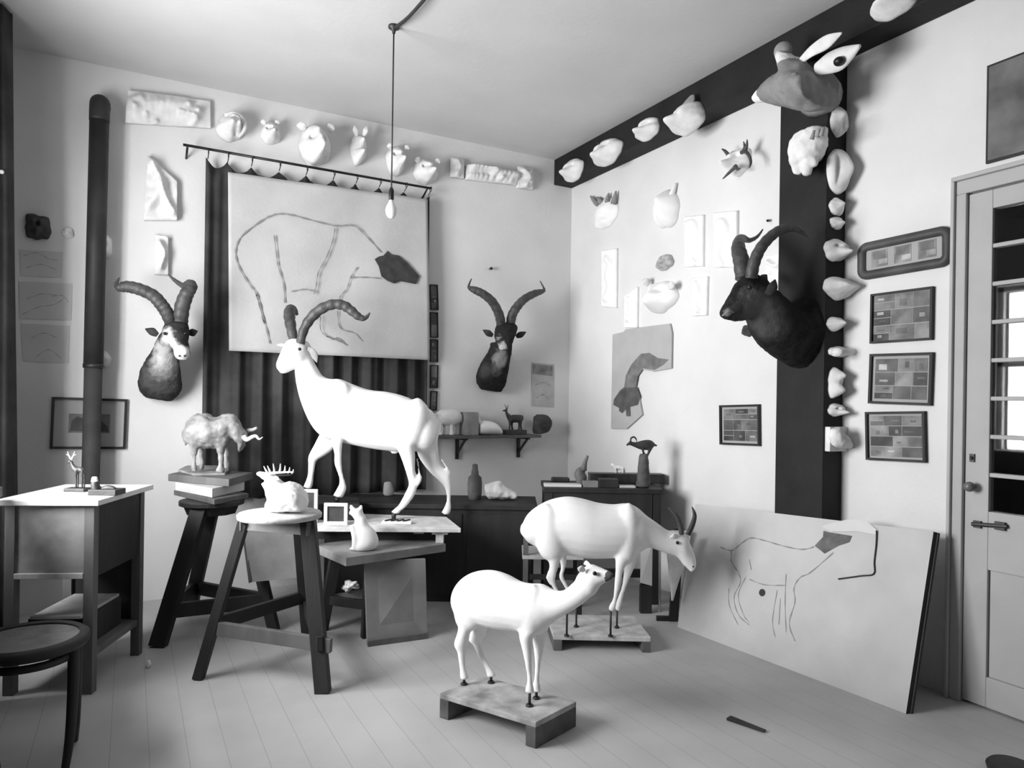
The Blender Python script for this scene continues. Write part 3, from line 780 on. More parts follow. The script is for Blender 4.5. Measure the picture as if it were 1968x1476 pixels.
trophy_horn([back(963, 624, .25), back(959, 604, .29), back(947, 581, .31), back(930, 566, .31), back(914, 558, .29), back(904, 554, .26), back(901, 549, .24), back(906, 536, .22)], [.036, .036, .034, .031, .028, .018, .009, .004], t)
trophy_horn([back(981, 622, .25), back(985, 604, .29), back(995, 588, .31), back(1009, 574, .31), back(1028, 564, .29), back(1042, 560, .27), back(1046, 556, .25), back(1038, 540, .22)], [.036, .036, .034, .031, .028, .018, .009, .004], t)
for q in ([(947, 645, .27), (938, 640, .27), (928, 634, .26)], [(992, 647, .27), (1001, 643, .28), (1011, 638, .28)]):
    ear([back(*p) for p in q], 0.0240, M_HIDE, t)
eye(back(957, 645, .36), t, .009); eye(back(985, 645, .36), t, .009)
b = MB(); P_ = [back(x, y, 0) for x, y in ((930, 748), (920, 735), (930, 695), (945, 665), (975, 690), (970, 735), (960, 750))]; b.prism(P_, N_B * .03); b.build('mount_board', M_DARK, t)

# ------------------------------------------------------------------ shelf and what stands on it
SHO = .20
sl, sr = back(846, 837, SHO), back(1041, 837, SHO)
SZ = (sl.z + sr.z) / 2
t = thing('wall_shelf', ((sl.x + sr.x) / 2, 0, SZ), 'wall shelf on two black brackets below the middle ibex head', 'shelf')
b = MB(); b.box(sl.x - .12, sr.x, -SHO, 0, SZ - .022, SZ); b.build('shelf_board', M_MID, t, False, .002)
for x, y in ((879, 845), (997, 845)):
    q = back(x, y, .015); b = MB()
    b.box(q.x - .012, q.x + .012, -.02, 0, SZ - .19, SZ - .022); b.box(q.x - .012, q.x + .012, -SHO + .02, 0, SZ - .036, SZ - .022)
    b.beam((q.x, -.01, SZ - .15), (q.x, -SHO + .04, SZ - .03), .018, .01); b.build('bracket', M_BLACK, t)
SPL = Pl((0, -.11, 0), N_B)
def zfix(u, x, z): return None
def quad(name, u, lat, bodies, m, voxel, label, cat, parts=None, smooth=2, base_z=None):
    pass
o = sculpt('bison_statuette', [rows(SPL, [(838, 792, 838, 804), (846, 785, 847, 812), (858, 783, 859, 815), (870, 783, 871, 815), (881, 787, 880, 812), (887, 794, 886, 808)], N_B, 0, .75),
    *[rows(SPL, [(x - 4, 808, x + 4, 808), (x - 3, 820, x + 3, 820), (x - 4, 833, x + 4, 833)], N_B, d) for x, d in ((846, .015), (853, -.02), (868, .015), (878, -.02))]], .005, 2, M_CAST)
settle(o, SZ)
tag(o, 'small pale four-legged animal statuette at the left end of the wall shelf', 'statuette')
zs_ = SZ
b = MB(); p, q = SPL(889, 812), SPL(914, 812); b.box(p.x, q.x, -.17, -.05, SZ, SPL(900, 792).z); tag(b.build('plaster_block', M_CASTG, None, False, .006), 'grey plaster block on the wall shelf behind the pale animal', 'block')
o = sculpt('reclining_statuette', [rows(SPL, [(916, 794, 920, 797), (915, 803, 922, 803), (916, 815, 926, 815), (918, 828, 934, 828)], N_B, 0, .9), rows(SPL, [(918, 812, 918, 834), (928, 808, 928, 835), (942, 809, 942, 835), (954, 814, 954, 835), (964, 826, 964, 835)], N_B, 0, 1.3)], .005, 2, M_PLAS)
settle(o, SZ)
tag(o, 'white plaster reclining figure in the middle of the wall shelf', 'statuette')
t = thing('deer_statuette', SPL(988, 833), 'dark bronze standing deer on the wall shelf', 'statuette')
b = MB(); p, q = SPL(969, 828), SPL(1008, 828); b.box(p.x, q.x, -.15, -.06, SZ, SPL(988, 828).z + .008); b.build('base', M_BRONZE, t, False, .003)
sculpt('body', [rows(SPL, [(977, 799, 979, 811), (986, 797, 986, 812), (996, 797, 996, 812), (1005, 798, 1004, 809)], N_B, 0, .7), rows(SPL, [(981, 797, 977, 809), (976, 793, 973, 800), (974, 788, 971, 793)], N_B, 0, .8), rows(SPL, [(975, 785, 974, 792), (970, 787, 970, 791), (966, 788, 966, 791)], N_B, 0, .8),
    *[rows(SPL, [(x - 3, 806, x + 3, 806), (x - 2, 818, x + 1.5, 818), (x2 - 2, 830, x2 + 2, 830)], N_B, d) for x, x2, d in ((980, 979, .012), (984, 986, -.012), (1001, 1003, .012), (998, 996, -.012))]], .0042, 1, M_BRONZE, t)
for dx in (-2, 2):
    b = MB(); b.tube([SPL(974 + dx * .4, 786), SPL(974 + dx, 781), SPL(973 + dx * 2, 777)], [.004, .003, .001], 6, 0, 3); b.build('antler', M_BRONZE, t, True)
o = sculpt('dark_bust', [rows(SPL, [(1030, 797, 1030, 834), (1040, 796, 1040, 834), (1052, 799, 1050, 832), (1060, 808, 1057, 826)], N_B, 0, .55), rows(SPL, [(1026, 800, 1033, 800), (1025, 815, 1035, 815), (1026, 834, 1044, 834)], N_B, 0, 1.2)], .006, 2, mat('dark_clay', .06, .8, .4, 14, .3, 40), rough=.004, rscale=25)
settle(o, SZ)
tag(o, 'dark rounded clay bust at the right end of the wall shelf', 'statuette')

# ================================================================== RIGHT WALL, BEAM AND POST
BF = lambda x, y, o=0.0: rightw(x, y, .18 + o)           # beam face
PF = lambda x, y, o=0.0: rightw(x, y, PD + o)            # post front face
PSIDE = Pl((0, POSTY0, 0), (0, -1, 0))
PS = lambda x, y, o=0.0: PSIDE(x, y, o)                  # post side face
kw = dict(fn=BF, a=A_R, n=N_R)
cast(1095, 326, 17, 22, .10, face, 31, 'smallest plaster mask on the dark beam, nearest the room corner', **kw)
o = cast(1158, 291, 24, 25, .13, [(0, -.4, .4, .4, .6), (-.35, .35, .15, .13, -.4), (.35, .35, .15, .13, -.4)], 32, 'plaster animal mask on the dark beam, second from the room corner', **kw)
hollows(o, BF, [(1150, 275, .085)], .011)
cast(1237, 247, 20, 20, .11, [(0, -.35, .4, .35, .6), (.1, .3, .5, .2, -.35)], 33, 'round plaster mask on the dark beam, third from the room corner', **kw)
o = cast(1311, 226, 27, 29, .15, [(-.2, -.3, .4, .4, .6), (-.35, .25, .15, .13, -.4), (.4, .2, .4, .6, .2)], 34, 'plaster animal mask with one tall broad ear on the dark beam', **kw)
hollows(o, BF, [(1300, 221, .10), (1309, 215, .10)], .009)
b = MB(); b.loft([(BF(1312, 212, .06), A_R * .075, N_R * .02), (BF(1322, 198, .05), A_R * .06, N_R * .018), (BF(1330, 184, .04), A_R * .02, N_R * .012)], 14, 4); b.build('ear', M_CASTG, o, True)
cast(1707, 4, 38, 24, .13, [(0, -.3, .5, .4, .4)], 35, 'rounded plaster cast on the dark beam at the top edge', **kw)

def rmask(*a, **k): return cast(*a, fn=rightw, a=A_R, n=N_R, **k)
M_LOW = M_PLAS
# cast hand with dark fingers
t = thing('plaster_hand', rightw(1160, 405, 0), 'plaster animal paw with dark spread toes on the right wall beside the corner', 'plaster cast')
o = dome('palm', rightw, A_R, N_R, 1160, 410, 21, 30, .06, [(0, .3, .5, .3, .3), (.1, -.6, .5, .25, .4)], M_LOW, t, seed=41)
for p in (((1148, 392), (1141, 384), (1135, 377)), ((1155, 389), (1152, 384), (1148, 379)), ((1167, 388), (1168, 380), (1170, 371)), ((1178, 392), (1181, 381), (1184, 367))):
    b = MB(); b.tube([rightw(x, y, .04 - .005 * k) for k, (x, y) in enumerate(p)], [.022, .018, .006], 8, 0, 4); b.build('toe', M_CASTG, t, True)
o = rmask(1273, 402, 21, 37, .12, [(.1, .4, .6, .4, .4), (.2, -.3, .4, .5, .25), (-.4, .0, .3, .5, -.2)], 42, 'tall smooth plaster cast of a leg joint, left of the antlered cast', m=M_LOW)
b = MB(); b.loft([(rightw(1288, 385, .03), A_R * .02, N_R * .03), (rightw(1293, 368, .03), A_R * .015, N_R * .02), (rightw(1299, 352, .02), A_R * .006, N_R * .01)], 12, 4); b.build('spur', M_LOW, o, True)
o = rmask(1411, 309, 20, 26, .12, face, 43, 'plaster stag head with small dark antlers high on the right wall', m=M_LOW)
for p in (((1425, 293), (1433, 292), (1440, 300), (1443, 312), (1440, 322)), ((1428, 292), (1431, 283), (1429, 272)), ((1432, 290), (1435, 280), (1436, 268)), ((1399, 297), (1393, 290), (1387, 286)), ((1416, 318), (1400, 333), (1389, 344)), ((1412, 320), (1418, 325), (1423, 323))):
    b = MB(); b.tube([rightw(x, y, .10 + .01 * k) for k, (x, y) in enumerate(p)], [.012, .011, .010, .008, .004][:len(p)] if len(p) > 3 else [.012, .009, .003], 7, 0, 4); b.build('antler', M_HORN, o, True)
def rel(q, ridges, label, th=.025, **k):
    return tag(relief('plaster_relief', rightw, N_R, q, th, ridges, M_LOW, nx=22, ny=34, **k), label, 'plaster relief')
rel([(1160, 482), (1189, 478), (1188, 592), (1160, 590)], [([(1172, 498), (1180, 512), (1174, 530), (1178, 552), (1170, 575)], 5, .03)], 'tall plaster leg relief nearest the corner on the right wall')
rel([(1320, 418), (1356, 414), (1355, 512), (1320, 514)], [([(1326, 432), (1340, 428), (1346, 445), (1340, 470), (1333, 490), (1343, 506)], 4.5, .03)], 'plaster slab with a curved leg relief, left of the big ibex horns')
rel([(1376, 410), (1421, 406), (1420, 514), (1376, 515)], [([(1384, 430), (1398, 426), (1404, 445), (1392, 470), (1388, 490), (1396, 512)], 4.5, .03)], 'plaster slab with a bent leg relief just behind the big ibex horns')
rel([(1335, 535), (1364, 532), (1362, 606), (1336, 608)], [([(1345, 545), (1350, 560), (1344, 580), (1349, 598)], 4.5, .03)], 'small upright plaster relief left of the big ibex muzzle')
rel([(1204, 570), (1229, 552), (1228, 630), (1204, 630)], [([(1214, 575), (1218, 590), (1212, 615)], 4, .03)], 'narrow plaster relief standing above the cut-out board')
rel([(1478, 494), (1520, 486), (1518, 545), (1480, 535)], [([(1485, 505), (1500, 512), (1515, 500)], 5, .03), ([(1488, 525), (1512, 530)], 4, .02)], 'plaster slab between the big ibex horn and the post', th=.03)
rmask(1273, 504, 16, 15, .07, [(-.3, .2, .2, .5, -.3), (.2, .1, .2, .5, -.3), (.0, -.4, .3, .3, .4)], 44, 'small grey toothed plaster cast above the animal mask', m=mat('soiled_plaster', .4, .85, .3, 30, .3, 60))
o = rmask(1262, 570, 28, 31, .13, [(-.1, -.35, .4, .4, .6), (-.4, .3, .18, .14, -.45), (.3, .35, .2, .14, -.5), (.0, .2, .3, .3, .3)], 45, 'plaster animal mask with ears above the cut-out board', m=M_LOW)
mask_ears(o, rightw, [[(1246, 548, .05), (1240, 540, .08), (1233, 538, .07)], [(1283, 553, .05), (1291, 548, .08), (1297, 547, .07)]], .024)
tag(dome('rosette', rightw, A_R, N_R, 1435, 636, 12, 11, .05, [(0, 0, .4, .4, .5)], mat('dark_plaster', .06), seed=47, wob=.2), 'small dark rosette on the right wall under the big ibex jaw', 'rosette')
b = MB(); b.cyl(rightw(1475, 424, 0), rightw(1475, 424, .03), .007); tag(b.build('wall_nail', M_BLACK), 'black nail in the right wall above the big ibex horns', 'nail')

# cut-out board with a painted foreleg
t = thing('cutout_board', rightw(1230, 824, 0), 'grey cut-out board with a painted animal foreleg on the right wall', 'drawing board')
P_ = [(1180, 643), (1201, 638), (1205, 633), (1290, 622), (1294, 640), (1293, 708), (1258, 714), (1236, 710), (1226, 724), (1224, 742), (1230, 760), (1237, 797), (1207, 824), (1177, 824)]
b = MB(); b.prism([rightw(x, y, .004) for x, y in P_], N_R * .014); b.build('board', mat('grey_board', .42, .9, .08, 6), t)
leg = [(1285, 691), (1275, 701), (1258, 711), (1236, 708), (1226, 722), (1222, 744), (1228, 762), (1224, 778), (1210, 782), (1212, 800), (1204, 800), (1203, 786), (1196, 794), (1190, 790), (1190, 784), (1179, 778), (1180, 768), (1192, 750), (1200, 744), (1203, 722), (1214, 700), (1232, 680), (1248, 678), (1264, 688)]
b = MB(); b.prism([rightw(x, y, .0185) for x, y in leg], N_R * .002); b.build('painted_leg', mat('leg_paint', .17, .85, .35, 14), t)
pw_ = [(1224, 744), (1230, 762), (1226, 778), (1211, 782), (1212, 800), (1204, 800), (1203, 786), (1196, 794), (1190, 790), (1190, 784), (1179, 778), (1180, 768), (1192, 752), (1202, 745)]
b = MB(); b.prism([rightw(x, y, .0206) for x, y in pw_], N_R * .001); b.build('painted_hoof', mat('hoof_paint', .09, .85, .3, 14), t)

framed('framed_picture', rightw, N_R, [(1387, 778), (1464, 778), (1463, 856), (1387, 855)], 'small square framed collage alone on the wall left of the post', fw=.012, mount=.012, tiles=(3, 3), seed=5)
framed('framed_picture', rightw, N_R, [(1652, 470), (1834, 432), (1832, 510), (1652, 541)], 'oblong rounded frame holding three photographs, topmost beside the door', fw=.042, fd=.026, rnd_corner=True, picture='three', fm=mat('walnut_frame', .07, .5, .3, 9))
framed('framed_picture', rightw, N_R, [(1677, 567), (1797, 550), (1795, 654), (1677, 660)], 'framed photo collage under the oblong frame', fw=.01, tiles=(3, 3), seed=8)
framed('framed_picture', rightw, N_R, [(1676, 680), (1797, 678), (1793, 779), (1673, 776)], 'framed photo collage with pale margin, between two others beside the door', fw=.012, mount=.012, tiles=(3, 3), seed=9)
framed('framed_picture', rightw, N_R, [(1670, 791), (1784, 791), (1780, 888), (1666, 884)], 'lowest framed photo collage beside the door', fw=.011, mount=.008, tiles=(3, 4), seed=11)
t = thing('dark_poster', rightw(1935, 310, 0), 'dark grey picture hanging above the glazed door', 'picture')
z0, z1 = rightw(1897, 316).z, rightw(1901, 128).z; y0 = rightw(1899, 220).y
b = MB(); b.box(-.014, 0, y0 - .62, y0, z0, z1); b.build('backing', M_DARK, t)
b = MB(); b.box(-.017, -.014, y0 - .61, y0 - .010, z0 + .01, z1 - .01); b.build('picture', mat('murky_print', .16, .85, .45, 5), t)

# casts on the side of the post
ks = dict(fn=PS, a=A_B, n=N_B, ref=.3)
cast(1615, 233, 15, 30, .05, [(-.2, .3, .4, .4, .4), (.3, -.5, .3, .3, .3), (0, -.1, .15, .5, -.3)], 51, 'long plaster ear cast topmost on the post side', pw=3, **ks)
cast(1614, 328, 19, 43, .07, [(.1, 0, .35, .55, .6), (-.5, 0, .15, .8, -.3)], 52, 'large oval plaster dish cast on the post side', pw=4, wob=.03, **ks)
cast(1610, 397, 12, 17, .05, [(0, .2, .4, .4, .4)], 53, 'small pointed plaster cast below the oval dish on the post', **ks)
cast(1610, 428, 11, 12, .05, [(0, -.2, .4, .4, .4)], 54, 'tiny plaster cast below the pointed one on the post', **ks)
cast(1611, 480, 20, 22, .075, face, 55, 'plaster animal mask on the post side level with the oblong frame', **ks)
cast(1616, 553, 24, 22, .10, [(.2, 0, .5, .4, .5), (-.4, .2, .3, .3, .2)], 56, 'plaster muzzle cast jutting from the post under the oblong frame', **ks)
cast(1608, 622, 13, 14, .07, [(0, 0, .4, .4, .4)], 57, 'small round plaster cast on the post beside the ibex neck', **ks)
o = cast(1614, 676, 18, 10, .06, [(0, 0, .5, .4, .4)], 58, 'long flat plaster foot cast pointing right from the post', **ks)
b = MB(); b.loft([(PS(1606, 677, .04), UP * .022, N_B * .03), (PS(1635, 676, .05), UP * .018, N_B * .025), (PS(1660, 675, .05), UP * .014, N_B * .02), (PS(1682, 677, .05), UP * .005, N_B * .008)], 12, 4); b.build('toe', M_CAST, o, True)
cast(1608, 736, 13, 29, .07, [(0, .5, .4, .3, .4), (0, -.5, .5, .3, .4), (.3, 0, .3, .3, -.3)], 59, 'tall waisted plaster bone cast on the post side', squash=lambda q: .8 + .2 * abs(math.sin(q)), **ks)
cast(1610, 788, 14, 13, .06, face, 60, 'small plaster mask above the bracketed foot cast on the post', **ks)
t = thing('foot_cast', PS(1612, 864, 0), 'plaster foot cast on a pale square slab low on the post', 'plaster cast')
b = MB(); P_ = [PF(1583, 818, 0), PF(1583, 866, 0)]
p, q = PS(1586, 820, 0), PS(1620, 866, 0); b.box(p.x - .002, q.x, POSTY0 - .03, POSTY0, q.z, p.z); b.build('slab', M_CAST, t, False, .003)
sculpt('foot', [rows(PS, [(1600, 826, 1612, 820), (1598, 842, 1618, 832), (1606, 858, 1626, 838), (1622, 862, 1632, 846), (1634, 861, 1639, 852)], N_B, .055, .9)], .006, 2, M_CAST, t, rough=.003, rscale=40)

# plaster bear paw on the front of the post
UP_ = lambda x, y, o=0.0: rightw(x, y, PD + .07 + o)
pv = []
o = sculpt('plaster_paw', [rows(UP_, [(1586, 240, 1530, 268, .07), (1586, 262, 1522, 282, .08), (1582, 285, 1520, 300, .08), (1572, 303, 1522, 314, .075), (1556, 318, 1528, 324, .06)], N_R, 0),
   rows(UP_, [(1526, 308, 1540, 308), (1523, 324, 1541, 324), (1526, 336, 1538, 337)], N_R, .03), rows(UP_, [(1541, 308, 1556, 306), (1541, 322, 1558, 320), (1544, 337, 1555, 336)], N_R, .03), rows(UP_, [(1557, 300, 1568, 297), (1558, 314, 1571, 310), (1561, 322, 1569, 320)], N_R, .02)], .01, 2, M_CAST, rough=.008, rscale=22)
tag(o, 'large plaster bear paw cast on the front of the post', 'plaster cast')
b = MB()
for x in (1560, 1570, 1578): b.tube([UP_(x, 268 - (x - 1560) * .4, .085), UP_(x + 5, 250 - (x - 1560) * .3, .09)], [.012, .006], 7)
b.build('tendon', M_CASTG, o, True)

# long-eared plaster head under the beam
t = thing('donkey_head', rightw(1545, 205, .15), 'grey plaster donkey-like head with long ears at the beam and post crossing', 'mounted head')
UD = lambda x, y, o=0.0: rightw(x, y, .34 + o)
sculpt('head', [rows(UD, [(1576, 148, 1578, 205, .16), (1555, 136, 1560, 212, .15), (1530, 133, 1536, 212, .14), (1505, 142, 1510, 207, .11), (1480, 158, 1486, 202, .085), (1464, 172, 1468, 196, .05)], N_R, 0),
    rows(UD, [(1500, 100, 1536, 110, .07), (1500, 118, 1545, 118, .09), (1505, 140, 1560, 130, .10), (1515, 160, 1570, 150, .11)], N_R, 0)], .012, 3, [mat('worn_grey_plaster', .24, .85, .2, 12, .3, 40), M_CAST], t,
    lambda c: 1 if c.z > UD(1520, 126).z else 0, rough=.008, rscale=22)
ear([UD(1538, 118, .02), UD(1560, 98, .05), UD(1590, 80, .06), (UD(1618, 63, .05))], 0.0320, M_CAST, t)
b = MB(); b.loft([(UD(1572, 132, 0), UP * .03, N_R * .03), (UD(1592, 122, .0), UP * .05, N_R * .028), (UD(1616, 113, .0), UP * .055, N_R * .026), (UD(1636, 101, .0), UP * .035, N_R * .018), (UD(1653, 88, .0), UP * .008, N_R * .008)], 14, 4); e_ = b.build('ear', M_CAST, t, True)
b = MB(); b.blob(UD(1613, 118, .028), .026, 9, (1, 1, .8)); b.build('ear_hollow', M_BLACK, t, True)
b = MB(); b.blob(UD(1505, 98, .02), .045, 10); b.build('poll_tuft', M_CASTG, t, True)
b = MB(); b.blob(UD(1527, 146, .12), .016, 8); b.build('eye', M_CASTG, t, True)
b = MB(); b.loft([(UD(1452, 190, .01), UP * .02, N_R * .03), (UD(1464, 184, .0), UP * .034, N_R * .05), (UD(1478, 180, 0), UP * .04, N_R * .06)], 14, 4); b.build('muzzle', M_PLAS, t, True)
b = MB(); b.tube([UD(1570, 175, -.08), UD(1575, 185, -.34 + .15)], [.10, .11], 18); b.build('neck', M_CASTG, t, True)

# big ibex head on the post, turned towards the room
TY = (POSTY0 + POSTY1) / 2
UT = Pl((0, TY, 0), (0, -1, 0))
t = thing('ibex_trophy', Vector((-PD, TY, UT(1560, 690).z)), 'large dark ibex head in profile mounted on the post', 'mounted head')
sculpt('head', [rows(UT, [(1546, 560, 1542, 712, .15), (1540, 568, 1526, 704, .15), (1525, 590, 1506, 692, .14), (1506, 578, 1478, 672, .12), (1488, 560, 1459, 650, .105), (1473, 546, 1447, 622, .09), (1460, 540, 1438, 606, .08)], N_B, 0),
    rows(UT, [(1476, 543, 1466, 592, .05), (1455, 528, 1448, 608, .075), (1432, 530, 1436, 614, .075), (1412, 553, 1422, 617, .06), (1401, 575, 1408, 617, .048), (1391, 592, 1397, 613, .04), (1387, 600, 1390, 610, .025)], N_B, 0)], .012, 3, hide_mat('big_ibex_hide', .016, [(UT(1480, 610, .13), .16, .085), (UT(1462, 585, .10), .10, .13), (UT(1444, 560, .09), .06, .10), (UT(1420, 600, .06), .05, .06), (UT(1393, 600, .04), .045, .20), (UT(1440, 548, .08), .03, .20)], t['_o']), t, None, rough=.005, rscale=24)  # neck and cheek patches also lightened, as little light falls on this side
trophy_horn([UT(1444, 535, .035), UT(1449, 506, .05), UT(1462, 477, .07), UT(1483, 453, .09), UT(1505, 440, .11), UT(1528, 438, .13), UT(1546, 450, .14), UT(1555, 462, .15)], [.030, .030, .028, .026, .024, .020, .012, .004], t)
trophy_horn([UT(1428, 535, -.035), UT(1424, 500, -.06), UT(1419, 478, -.12), UT(1421, 462, -.2), UT(1428, 458, -.24), UT(1440, 462, -.26), UT(1455, 455, -.27), UT(1466, 441, -.28)], [.038, .040, .036, .028, .020, .014, .009, .004], t)
ear([UT(1470, 568, .07), UT(1478, 562, .10), UT(1486, 550, .12), UT(1490, 537, .12)], .024, M_HIDE, t)
ear([UT(1460, 545, -.07), UT(1468, 536, -.12), UT(1474, 528, -.15)], 0.0260, M_HIDE, t)
eye(UT(1441, 552, .078), t, .013)
b = MB(); b.tube([UT(1388, 607, .03), UT(1398, 601, .05), UT(1410, 600, .055)], .004, 6, 0, 4); b.build('mouth', M_CASTG, t, True)

# ================================================================== LAMP
hk = flr(757, 50, H)
t = thing('pendant_lamp', (hk.x, hk.y, H), 'bare light bulb hanging on a long cord from a ceiling hook', 'lamp')
dL = (hk - CAM).dot(FWD)
bz = dep(745, 404, dL).z
b = MB(); b.lathe(hk, [(.03, 0), (.03, -.012), (.012, -.02), (.008, -.04)], 16); b.build('ceiling_hook', M_IRON, t, True)
b = MB(); b.tube([hk - UP * .03, hk - UP * .5, Vector((hk.x, hk.y, bz + .12))], .0042, 8); b.build('cord', M_IRON, t, True)
e_ = flr(835, -28, H - .012)
b = MB(); b.tube([hk - UP * .012, hk.lerp(e_, .4) - UP * .03, e_ - UP * .01], .009, 8, 0, 4); b.build('feed_cable', M_IRON, t, True)
b = MB(); b.lathe(Vector((hk.x, hk.y, bz + .055)), [(.012, 0), (.014, .005), (.014, .05), (.008, .065), (.004, .07)], 14); b.build('socket', M_BLACK, t, True)
b = MB(); b.lathe(Vector((hk.x, hk.y, bz)), [(.002, -.045), (.016, -.040), (.028, -.022), (.031, 0), (.026, .02), (.014, .042), (.011, .056)], 20); b.build('bulb', mat('bulb_glass', .8, .1, spec=.8), t, True)
b = MB(); b.lathe(Vector((hk.x, hk.y, bz)), [(.060, .008), (.045, .04), (.016, .075)], 24); 

# ================================================================== FURNITURE, LEFT
# cabinet
CN = Vector((-3.38, -1.45, 0)); CU = Vector((.4, .917, 0)).normalized(); CV = Vector((-.917, .4, 0)).normalized()
CLn, CDp = .365, .50
t = thing('cabinet', CN + CU * .25 + CV * .18, 'small wooden cabinet with a bright top at the left under the print', 'cabinet')
b = MB(); b.obox(CN - CU * .03 - CV * .03 + UP * .818, CU * (CDp + .06), CV * (CLn + .06), UP * .024); b.build('top', mat('lit_cabinet_top', .62, .4, .08, 6, spec=.6), t, False, .003)  # top toned brighter, the window light put into its colour
lg = .042
for s_, r_ in ((0, 0), (0, 1), (1, 0), (1, 1)):
    p = CN + CU * (s_ * (CDp - lg)) + CV * (r_ * (CLn - lg)); b = MB(); b.obox(p, CU * lg, CV * lg, UP * .818)
    b.build('leg', M_MID, t, False, .002)
b = MB(); b.obox(CN + CU * .006 + CV * lg + UP * .525, CU * .02, CV * (CLn - 2 * lg), UP * .293); b.build('front_panel', mat('half_lit_wood', .26, .6, .3, 7, .15, 40), t)  # front toned between top and sides, light put into the colour
b = MB(); b.obox(CN - CU * .004 + CV * lg + UP * .50, CU * .03, CV * (CLn - 2 * lg), UP * .024); b.build('front_rail', M_PALE, t, False, .002)
b = MB(); b.obox(CN + CU * lg + CV * .006 + UP * .50, CU * (CDp - 2 * lg), CV * .02, UP * .318); b.build('side_panel', M_DARK, t)  # right side toned dark, its shade put into the colour
b = MB(); b.obox(CN + CU * lg + CV * (CLn - .026) + UP * .50, CU * (CDp - 2 * lg), CV * .02, UP * .318); b.build('side_panel', M_DARK, t)
b = MB(); b.obox(CN + CU * (CDp - .026) + CV * lg + UP * .17, CU * .02, CV * (CLn - 2 * lg), UP * .648); b.build('back_panel', M_DARK, t)
b = MB(); b.obox(CN + CU * .01 + CV * .01 + UP * .15, CU * (CDp - .02), CV * (CLn - .02), UP * .03); b.build('bottom_shelf', M_MID, t, False, .002)
b = MB(); b.obox(CN + CU * .06 + CV * .06 + UP * .1805, CU * .34, CV * .24, UP * .13); tag(b.build('storage_box', M_DARK, None, False, .004), 'dark box on the bottom shelf inside the cabinet', 'box')
b = MB(); b.obox(CN + CU * .05 + CV * .075 + UP * .311, CU * .36, CV * .21, UP * .014); tag(b.build('tray', M_PALE, None, False, .002), 'thin pale board lying on the dark box inside the cabinet', 'board')
# stag statuette and small group on the cabinet
cp = flr(148, 944, .842); UC = Pl(cp, FWD)
t = thing('stag_statuette', cp, 'small bronze stag with pale antlers standing on the cabinet top', 'statuette')
b = MB(); b.obox(cp - RGT * .045 - FWD * .03, RGT * .095, FWD * .06, UP * .016); b.build('base', M_BRONZE, t, False, .003)
sculpt('body', [rows(UC, [(143, 898, 142, 908), (150, 897, 150, 909), (158, 898, 157, 908), (163, 901, 162, 908)], FWD, 0, .8), rows(UC, [(140, 906, 149, 898), (136, 896, 142, 892), (134, 888, 140, 886)], FWD, 0, .8), rows(UC, [(134, 882, 139, 888), (130, 886, 133, 890), (128, 889, 130, 892)], FWD, 0, .8),
    *[rows(UC, [(x - 3, 903, x + 3, 903), (x - 2, 918, x + 2, 918), (x - 2, 938, x + 2, 938)], FWD, d) for x, d in ((146, -.01), (150, .012), (158, -.01), (162, .012))]], .0045, 1, M_BRONZE, t)
for sx in (-1, 1):
    b = MB(); b.tube([UC(137, 884), UC(137 + 4 * sx, 876), UC(137 + 7 * sx, 868)], [.004, .004, .002], 6, 0, 3); b.tube([UC(137 + 4 * sx, 876), UC(137 + 10 * sx, 873)], [.003, .001], 6); b.build('antler', M_PALE, t, True)
cp = flr(205, 951, .842); UC2 = Pl(cp, FWD)
t = thing('dog_group', cp, 'low dark sculpture of a small seated animal on a slab, right on the cabinet top', 'statuette')
b = MB(); b.obox(cp - RGT * .068 - FWD * .03, RGT * .125, FWD * .085, UP * .026); b.build('base', M_BRONZE, t, False, .003)
sculpt('body', [rows(UC2, [(176, 920, 186, 920), (175, 930, 190, 928), (176, 943, 194, 943)], FWD, 0, .9), rows(UC2, [(177, 916, 186, 916), (176, 922, 188, 921), (180, 928, 186, 928)], FWD, 0, .9), rows(UC2, [(190, 938, 196, 945), (205, 932, 205, 944), (218, 934, 216, 944), (224, 938, 220, 944)], FWD, .01, .8)], .0045, 1, [M_BRONZE, M_CAST], t, lambda c: 1 if c.z > UC2(180, 925).z else 0)

# bentwood stool at the left edge
SCp = flr(52, 1225, .46); 
t = thing('bentwood_stool', (SCp.x, SCp.y, 0), 'round dark bentwood stool at the lower left corner', 'stool')
b = MB(); b.lathe(SCp, [(.001, 0), (.155, -.004), (.158, -.012), (.001, -.014)], 40); b.build('seat', mat('worn_seat', .16, .5, .3, 14, .2, 90), t)
b = MB(); b.lathe(SCp, [(.155, .002), (.172, .006), (.186, -.004), (.188, -.02), (.180, -.034), (.165, -.034), (.155, -.02), (.155, .002)], 48); b.build('seat_rim', M_DARK, t, True)
f1 = flr(125, 1479); f2 = flr(143, 1423); cc = Vector((SCp.x, SCp.y, 0))
for f_ in (f1, f2, cc * 2 - f1 + Vector((.03, .02, 0)), cc * 2 - f2):
    d_ = (f_ - cc); tp = cc + d_.normalized() * .15
    if f_ is f2: tp = cc + (f1 - cc).normalized() * .15 + (f2 - f1) * .35
    b = MB(); b.tube([tp + UP * .435, tp.lerp(f_, .02) + UP * .28, tp.lerp(f_, .35) + UP * .12, f_ + UP * .0], [.019, .018, .016, .013], 12, 0, 6); b.build('leg', M_DARK, t, True)
b = MB(); b.lathe(cc + UP * .395, [(.128, -.011), (.146, -.011), (.146, .011), (.128, .011), (.128, -.011)], 40); b.build('ring_stretcher', M_DARK, t, True)

